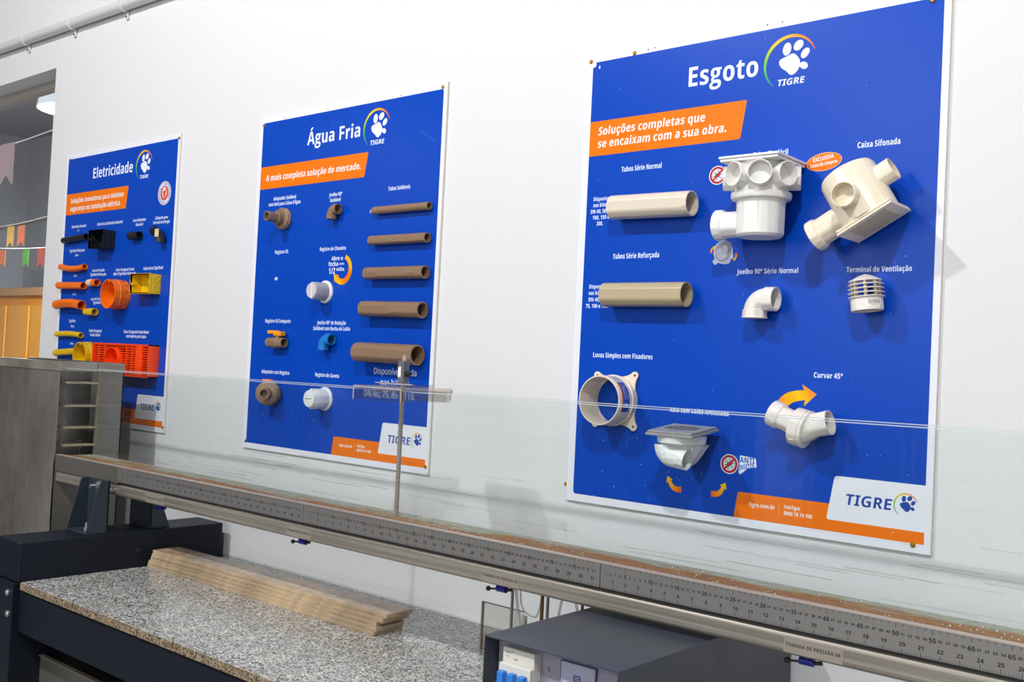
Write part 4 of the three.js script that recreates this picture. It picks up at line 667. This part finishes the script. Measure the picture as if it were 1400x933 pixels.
// acrylic gauge carriage standing on the glass
{
  const t = thing('point_gauge', 'clear acrylic point gauge carriage straddling the flume glass', 'gauge', [-0.24, 0.216, 0.27]);
  const a = M.acrylic, x0 = -0.072, x1 = 0.072;
  part('front_skirt', lim(x0, x1, -0.022, 0.002, 0.066, 0.0715), a, t); part('side_skirt', lim(x1 - 0.0055, x1, -0.02, 0.003, -0.06, 0.066), a, t); part('side_skirt', lim(x0, x0 + 0.0055, -0.02, 0.003, -0.06, 0.066), a, t); part('rear_skirt', lim(x0, x1, -0.02, 0.002, -0.0715, -0.066), a, t);
  part('deck', lim(x0, x1, 0.003, 0.0085, -0.0715, 0.0715), std(0xefe9e6, 0.15, { transmission: 0.85, thickness: 0 }), t); part('edge', lim(x0, x1, 0.0035, 0.006, 0.0716, 0.0722), M.acrylicEdge, t); part('edge', lim(x1 - 0.002, x1 + 0.0005, -0.022, 0.003, 0.0716, 0.0722), M.acrylicEdge, t); part('edge', lim(x0 - 0.0005, x0 + 0.002, -0.022, 0.003, 0.0716, 0.0722), M.acrylicEdge, t);
  part('upper_block', lim(-0.052, 0.06, 0.009, 0.0155, -0.03, 0.03), a, t); part('edge', lim(-0.052, 0.06, 0.0135, 0.0155, 0.0301, 0.0306), M.acrylicEdge, t);
  part('guide_tube', [lim(-0.0085, 0.0085, 0.0155, 0.062, -0.0085, 0.0085, 0.001)], std(0x8f8f94, 0.12, { transmission: 0.5, thickness: 0 }), t, 'grey clear guide tube');
  part('guide_tip', rod(0.004, [0.001, 0.06, 0], [0.001, 0.074, 0], 14), M.acrylicEdge, t);
  part('scale_sticker', lim(-0.0068, 0.0015, 0.028, 0.05, 0.0086, 0.0092), std(0xf1efe6, 0.5), t); part('yellow_band', lim(-0.0068, -0.0025, 0.0275, 0.0305, 0.0092, 0.0094), M.yellow, t); part('yellow_band', lim(-0.0068, -0.0025, 0.0475, 0.0505, 0.0092, 0.0094), M.yellow, t);
  part('clamp_knob', along(lathe([[0, 0], [0.0055, 0], [0.0065, 0.003], [0.0065, 0.009], [0.005, 0.011], [0, 0.011]], 18), [0.0085, 0.036, 0], [1, 0, 0]), M.black, t);
  part('gauge_rod', rod(0.0048, [0, 0.03, 0], [0, -0.2615, 0], 16), std(0xa49a90, 0.25, { transmission: 0.25, thickness: 0 }), t, 'grey translucent rod reaching the bed');
  const b = part('rail_bar', rod(0.0035, [x1, 0.004, -0.02], [x1 + 0.05, 0.005, -0.02], 12), M.acrylicEdge, t); part('rail_foot', rod(0.0032, [x1 + 0.046, 0.004, -0.02], [x1 + 0.046, -0.014, -0.02], 12), M.acrylicEdge, b);
  for (const u of [-0.02, -0.008, 0.02, 0.034, 0.046]) part('spacer_screw', rod(0.0022, [u, -0.004, 0.05], [u, 0.004, 0.05], 10), M.steelDark, t);
}
// ---------------------------------------------------------------- head tank
{
  const X1 = -1.612, X0 = -2.25, Z0 = 0.135, Z1 = 0.336, YB = -1.15, t = thing('head_tank', 'stainless steel head tank at the left end of the flume', 'tank', [0, 0, 0]);
  part('front_wall', uvm(lim(X0, X1, YB, 0.2, Z1 - 0.003, Z1)), M.tankSteel, t); part('rear_wall', uvm(lim(X0, X1, YB, 0.2, Z0, Z0 + 0.003)), M.tankSteel, t); part('side_wall', uvm(lim(X0, X0 + 0.003, YB, 0.2, Z0, Z1)), M.tankSteel, t);
  part('end_wall', uvm(lim(X1 - 0.003, X1, YB, -0.06, Z0, Z1)), M.steelDark, t); part('end_wall', uvm(lim(X1 - 0.003, X1, -0.06, 0.2, Z0, 0.212)), M.steelDark, t); part('inlet_back', uvm(lim(X1 - 0.075, X1 - 0.072, -0.06, 0.2, 0.2, Z1 - 0.003)), M.steelDark, t);
  part('post', uvm(lim(X1 - 0.008, X1 + 0.004, -0.058, 0.2, 0.206, 0.2165, 0.001)), std(0x8b7f66, 0.5, { metalness: 0.4 }), t);
  part('rim', [uvm(lim(X0 - 0.004, X1 + 0.004, 0.2, 0.228, Z1 - 0.006, Z1 + 0.003, 0.0015))], M.steel, t); part('rim', [uvm(lim(X1 - 0.004, X1 + 0.005, 0.2, 0.228, 0.222, Z1 - 0.002, 0.0015))], M.steel, t); part('rim', [uvm(lim(X1 - 0.006, X1 + 0.003, 0.199, 0.227, Z0 - 0.002, 0.219, 0.0015))], M.steel, t); part('rim', uvm(lim(X0, X1, 0.2, 0.228, Z0 - 0.004, Z0 + 0.005, 0.0015)), M.tankSteel, t);
  for (const y of [0.166, 0.098, 0.034, -0.018]) part('louver', uvm(lim(X1 - 0.05, X1 + 0.002, y - 0.003, y + 0.0025, 0.2165, Z1 - 0.024, 0.0008)), M.louver, t);
}
// ---------------------------------------------------------------- bench frame, slab, supports
{
  const GY = -0.308, t = thing('bench_frame', 'dark blue painted steel bench frame', 'frame', [0, FL, 0]); const Y = (y) => y - FL;
  part('cross_beam', lim(-1.333, -1.2055, Y(-0.31), Y(-0.212), 0.028, 0.603, 0.004), M.frame, t); part('beam_hole', discAt(0.0045, 0.0012, [-1.206, Y(-0.262), 0.29], [1, 0, 0], 16), M.slot, t);
  part('leg', lim(-1.333, -1.218, 0, Y(-0.311), 0.49, 0.609, 0.003), M.frame, t); part('leg', lim(-1.333, -1.218, 0, Y(-0.311), 0.03, 0.14, 0.003), M.frame, t);
  part('front_rail', lim(-1.2175, 1.75, Y(-0.432), Y(-0.331), 0.545, 0.592, 0.004), M.frame, t); part('rear_rail', lim(-1.2175, 1.75, Y(-0.432), Y(-0.331), 0.03, 0.077, 0.004), M.frame, t);
  part('leg', lim(1.75, 1.85, 0, Y(-0.331), 0.49, 0.6, 0.003), M.frame, t); part('leg', lim(1.75, 1.85, 0, Y(-0.331), 0.03, 0.14, 0.003), M.frame, t);
  for (const x of [-0.9, 0.1, 1.1]) part('slab_pad', lim(x, x + 0.06, Y(-0.331), Y(-0.3265), 0.06, 0.56), M.slot, t);
  for (const [x, y] of [[-1.243, -0.338], [-1.236, -0.388]]) part('dome_bolt', along(lathe([[0, 0], [0.0085, 0], [0.008, 0.003], [0.005, 0.0055], [0, 0.0065]], 20), [x, Y(y), 0.609], [0, 0, 1]), M.bolt, t);
  const gs = thing('granite_slab', 'speckled grey granite slab of the bench', 'slab', [0, GY, 0]);
  part('slab', uvm(lim(-1.2045, 1.75, -0.0185, 0, 0.006, 0.5955, 0.001)), M.granite, gs);
  part('sawn_edge', uvm(lim(-1.2045, 1.75, -0.0185, -0.001, 0.5955, 0.5975, 0.0006)), std(0xcbb394, 0.7, { map: graniteTex }), gs, 'brownish rough sawn front edge');
  // supports carrying the flume
  const bracket = (name, label, zb, s) => {                    // zb: upright plate, s: side on which the gussets stand out
    const b = thing(name, label, 'bracket', [-1.2735, -0.2118, zb]), top = s > 0 ? 0.137 : 0.088;
    part('base_plate', lim(-0.0535, 0.0535, 0, 0.005, Math.min(0, s * 0.06), Math.max(0, s * 0.06), 0.001), M.bracket, b);
    part('upright_plate', lim(-0.0535, 0.0535, 0.005, top, Math.min(0, s * 0.005), Math.max(0, s * 0.005), 0.001), M.bracket, b);
    for (const x of [-0.0535, 0.0495]) { const q = new THREE.Shape([[0, 0.005], [0.058, 0.005], [0.026, top - 0.004], [0.022, top], [0, top]].map(([u, v]) => new THREE.Vector2(u * s, v))); part('gusset', new THREE.ExtrudeGeometry(q, { depth: 0.004, bevelEnabled: false }).rotateY(-Math.PI / 2).translate(x + 0.004, 0, 0), M.bracket, b).geometry.scale(1, 1, 1); }
    if (s > 0) {
      const pv = part('pivot_bolt', along(lathe([[0, 0], [0.0135, 0], [0.0135, 0.002], [0.0105, 0.0022], [0.0105, 0.009], [0.006, 0.0095], [0.006, 0.026], [0, 0.027]], 6), [0.006, 0.118, 0.005], [0, 0, 1]), M.bolt, b); part('washer', along(pipe(0.0165, 0.006, 0.0015), [0.006, 0.118, 0.005], [0, 0, 1]), M.bolt, pv); part('pivot_shaft', rod(0.007, [0.006, 0.105, 0], [0.006, 0.105, -0.04], 14), M.bolt, pv);
      const hb = part('anchor_bolt', along(new THREE.CylinderGeometry(0.0085, 0.0085, 0.008, 6).translate(0, 0.004, 0), [0.012, 0.005, 0.036], [0, 1, 0]), M.bolt, b); part('thread', rod(0.0055, [0.012, 0.013, 0.036], [0.012, 0.026, 0.036], 14), M.bolt, hb);
    }
    return b;
  };
  bracket('flume_bracket', 'blue grey gusseted bracket with a pivot bolt in front of the flume beam', 0.371, 1);
  bracket('flume_bracket', 'dark gusseted bracket behind the flume beam, in shadow', 0.25, -1);
  // lower reservoir
  const rv = thing('reservoir_tank', 'stainless reservoir tank under the bench', 'tank', [-0.3, FL, 0.3]);
  const ry = -0.502 - FL; part('front_wall', lim(-0.965, 0.9, 0.05, ry, 0.226, 0.23), M.steelDark, rv); part('rear_wall', lim(-0.965, 0.9, 0.05, ry, -0.2, -0.196), M.steelDark, rv); part('side_wall', lim(-0.965, -0.961, 0.05, ry, -0.196, 0.226), M.steelDark, rv); part('side_wall', lim(0.896, 0.9, 0.05, ry, -0.196, 0.226), M.steelDark, rv); part('bottom', lim(-0.965, 0.9, 0, 0.05, -0.2, 0.23), M.steelDark, rv); part('rim', lim(-0.967, 0.902, ry, ry + 0.004, 0.222, 0.234, 0.001), M.steel, rv);
}
// stacked strips on the slab
{
  const n = 5, th = 0.0098, group = 'stacked amber acrylic strips';
  const lab = ['lowest amber strip of the stack on the granite slab', 'second amber strip from the bottom of the stack', 'middle amber strip of the stack', 'second amber strip from the top of the stack', 'topmost amber strip of the stack on the granite slab'];
  for (let i = 0; i < n; i++) {
    const x0 = -1.198 + i * 0.008 - (i === 4 ? 0.006 : 0), x1 = -0.3 + i * 0.006 - (i === 2 ? 0.012 : 0), z0 = 0.178 + (i % 2) * 0.003, z1 = 0.262 - i * 0.0012 + (i % 2 ? 0.002 : 0);
    const g = uvm(lim(-(x1 - x0) / 2, (x1 - x0) / 2, 0, th - 0.0001, -(z1 - z0) / 2, (z1 - z0) / 2, 0.0004), 1.6);
    single('acrylic_strip', g, M.acrylicAmber, lab[i], 'strip', [(x0 + x1) / 2, -0.308 + i * th + 0.0002, (z0 + z1) / 2], group).rotation.y = (i - 2) * 0.004 + 0.012;
  }
}
// control box
{
  const t = thing('control_box', 'slate grey metal control box with breaker switches under the flume', 'control box', [0.4, -0.308, 0.29]);
  const x0 = -0.122, x1 = 0.124, H = 0.1755, z1 = 0.276, z0 = -0.27;
  part('hood', [lim(x0, x1, H - 0.002, H, z0, z1), lim(x0, x0 + 0.002, 0, H - 0.002, z0, z1), lim(x1 - 0.002, x1, 0, H - 0.002, z0, z1)], M.boxTop, t); part('rear_panel', lim(x0 + 0.002, x1 - 0.002, 0, H - 0.002, z0, z0 + 0.002), M.boxTop, t); part('base', lim(x0 + 0.002, x1 - 0.002, 0, 0.002, z0 + 0.002, z1 - 0.002), M.boxTop, t);
  const p = part('front_panel', lim(x0 + 0.004, x1 - 0.003, 0.002, H - 0.003, z1 - 0.034, z1 - 0.031), M.boxPanel, t);
  const zp = z1 - 0.031, br = part('breaker', [lim(-0.095, -0.034, 0.078, 0.162, zp, zp + 0.018, 0.0015), lim(-0.095, -0.034, 0.098, 0.14, zp + 0.018, zp + 0.026, 0.0015)], std(0xd9d6cb, 0.4), t);
  for (let i = 0; i < 3; i++) part('toggle', lim(-0.09 + i * 0.0195, -0.078 + i * 0.0195, 0.112, 0.13, zp + 0.026, zp + 0.037, 0.002), std(0x2b7fd6, 0.35), br);
  part('toggle_bar', lim(-0.093, -0.036, 0.104, 0.113, zp + 0.026, zp + 0.039, 0.002), std(0x2b7fd6, 0.35), br);
  const bp = canvasTex(256, 128, (c, w, h) => { c.fillStyle = '#d3d0c6'; c.fillRect(0, 0, w, h); c.strokeStyle = c.fillStyle = '#3c3c3c'; c.font = 'bold 26px sans-serif'; c.fillText('C25', 14, 44); c.lineWidth = 3; c.beginPath(); c.moveTo(60, 30); c.lineTo(96, 14); c.stroke(); c.font = '18px sans-serif'; c.fillText('400V', 14, 78); for (let i = 0; i < 3; i++) { c.strokeRect(96 + i * 2, 82, 18, 10); } });
  part('breaker_print', new THREE.PlaneGeometry(0.056, 0.02).translate(-0.0645, 0.1505, zp + 0.0183), std(0xffffff, 0.5, { map: bp }), br);
  part('panel_screw', along(lathe([[0, 0], [0.004, 0], [0.003, 0.003], [0, 0.0038]], 14), [-0.021, 0.14, zp], [0, 0, 1]), M.bolt, t);
  const dp = canvasTex(256, 256, (c, w, h) => { c.fillStyle = '#a9a8c0'; c.fillRect(0, 0, w, h); c.fillStyle = '#4a4a8a'; c.fillRect(96, 60, 56, 48); c.fillStyle = '#a9a8c0'; for (let i = 0; i < 3; i++) c.fillRect(104, 68 + i * 13, 40, 6); c.fillStyle = '#2f80d8'; c.fillRect(0, 128, w, 128); c.fillStyle = '#c03030'; c.fillRect(26, 170, 60, 40); });
  const ds = part('display', lim(0.004, 0.068, 0.092, 0.162, zp, zp + 0.004, 0.0008), std(0x55536a, 0.4), t); part('display_face', new THREE.PlaneGeometry(0.06, 0.066).translate(0.036, 0.127, zp + 0.0043), std(0xffffff, 0.3, { map: dp }), ds);
}
// loose bits between the bench and the flume
{
  const ap = thing('acrylic_plate', 'clear acrylic plate standing on the slab left of the control box', 'plate', [-0.036, -0.308, 0.152]), em = std(0x8d7f74, 0.4);
  part('sheet', lim(-0.053, 0.055, 0, 0.096, -0.002, 0.002), M.acrylic, ap); part('edge', lim(-0.057, -0.053, 0, 0.098, -0.003, 0.003, 0.0008), em, ap); part('edge', lim(-0.053, 0.055, 0.096, 0.098, -0.002, 0.002, 0.0005), em, ap); part('edge', lim(0.055, 0.061, 0, 0.09, -0.004, 0.004, 0.0008), std(0xcfc9bd, 0.4, { transmission: 0.3, thickness: 0 }), ap);
  const rods = [[0.0265, 0.2, 0.003, 'steelDark', 'steel rod nearest the clear acrylic plate under the flume'], [0.101, 0.2, 0.0036, 'rusty', 'brown rod, left of the close pair under the flume'], [0.1145, 0.2, 0.003, 'steelDark', 'grey rod, right of the close pair under the flume'], [0.1955, 0.2, 0.0028, 'rusty', 'thin brown rod at the left edge of the control box top']];
  for (const [x, z, r, m, l] of rods) single('support_rod', rod(r, [0, 0, 0], [0, 0.185, 0], 12), M[m], l, 'rod', [x, -0.308, z], 'rods between bench and flume');
  single('clear_hose', curveTube([[0.15, -0.305, 0.2], [0.142, -0.24, 0.2], [0.142, -0.185, 0.2], [0.149, -0.156, 0.2], [0.163, -0.144, 0.2], [0.178, -0.154, 0.2], [0.186, -0.18, 0.2], [0.187, -0.24, 0.2], [0.18, -0.305, 0.2]], 0.0026, 60, 10), M.hose, 'clear hose bent into a hoop left of the control box', 'hose');
  single('clear_hose', curveTube([[0.038, -0.15, 0.19], [0.042, -0.185, 0.19], [0.052, -0.199, 0.19], [0.078, -0.204, 0.19], [0.084, -0.196, 0.19], [0.096, -0.14, 0.19]], 0.0017, 60, 8), M.hose, 'thin clear hose hanging in a loop from the pressure tap', 'hose');
  single('clear_hose', curveTube([[0.036, -0.14, 0.205], [0.041, -0.19, 0.2], [0.052, -0.24, 0.195], [0.058, -0.305, 0.19]], 0.0026, 40, 10), M.hose, 'clear hose running down from the pressure tap to the slab', 'hose');
}
renderer.render(scene, camera);
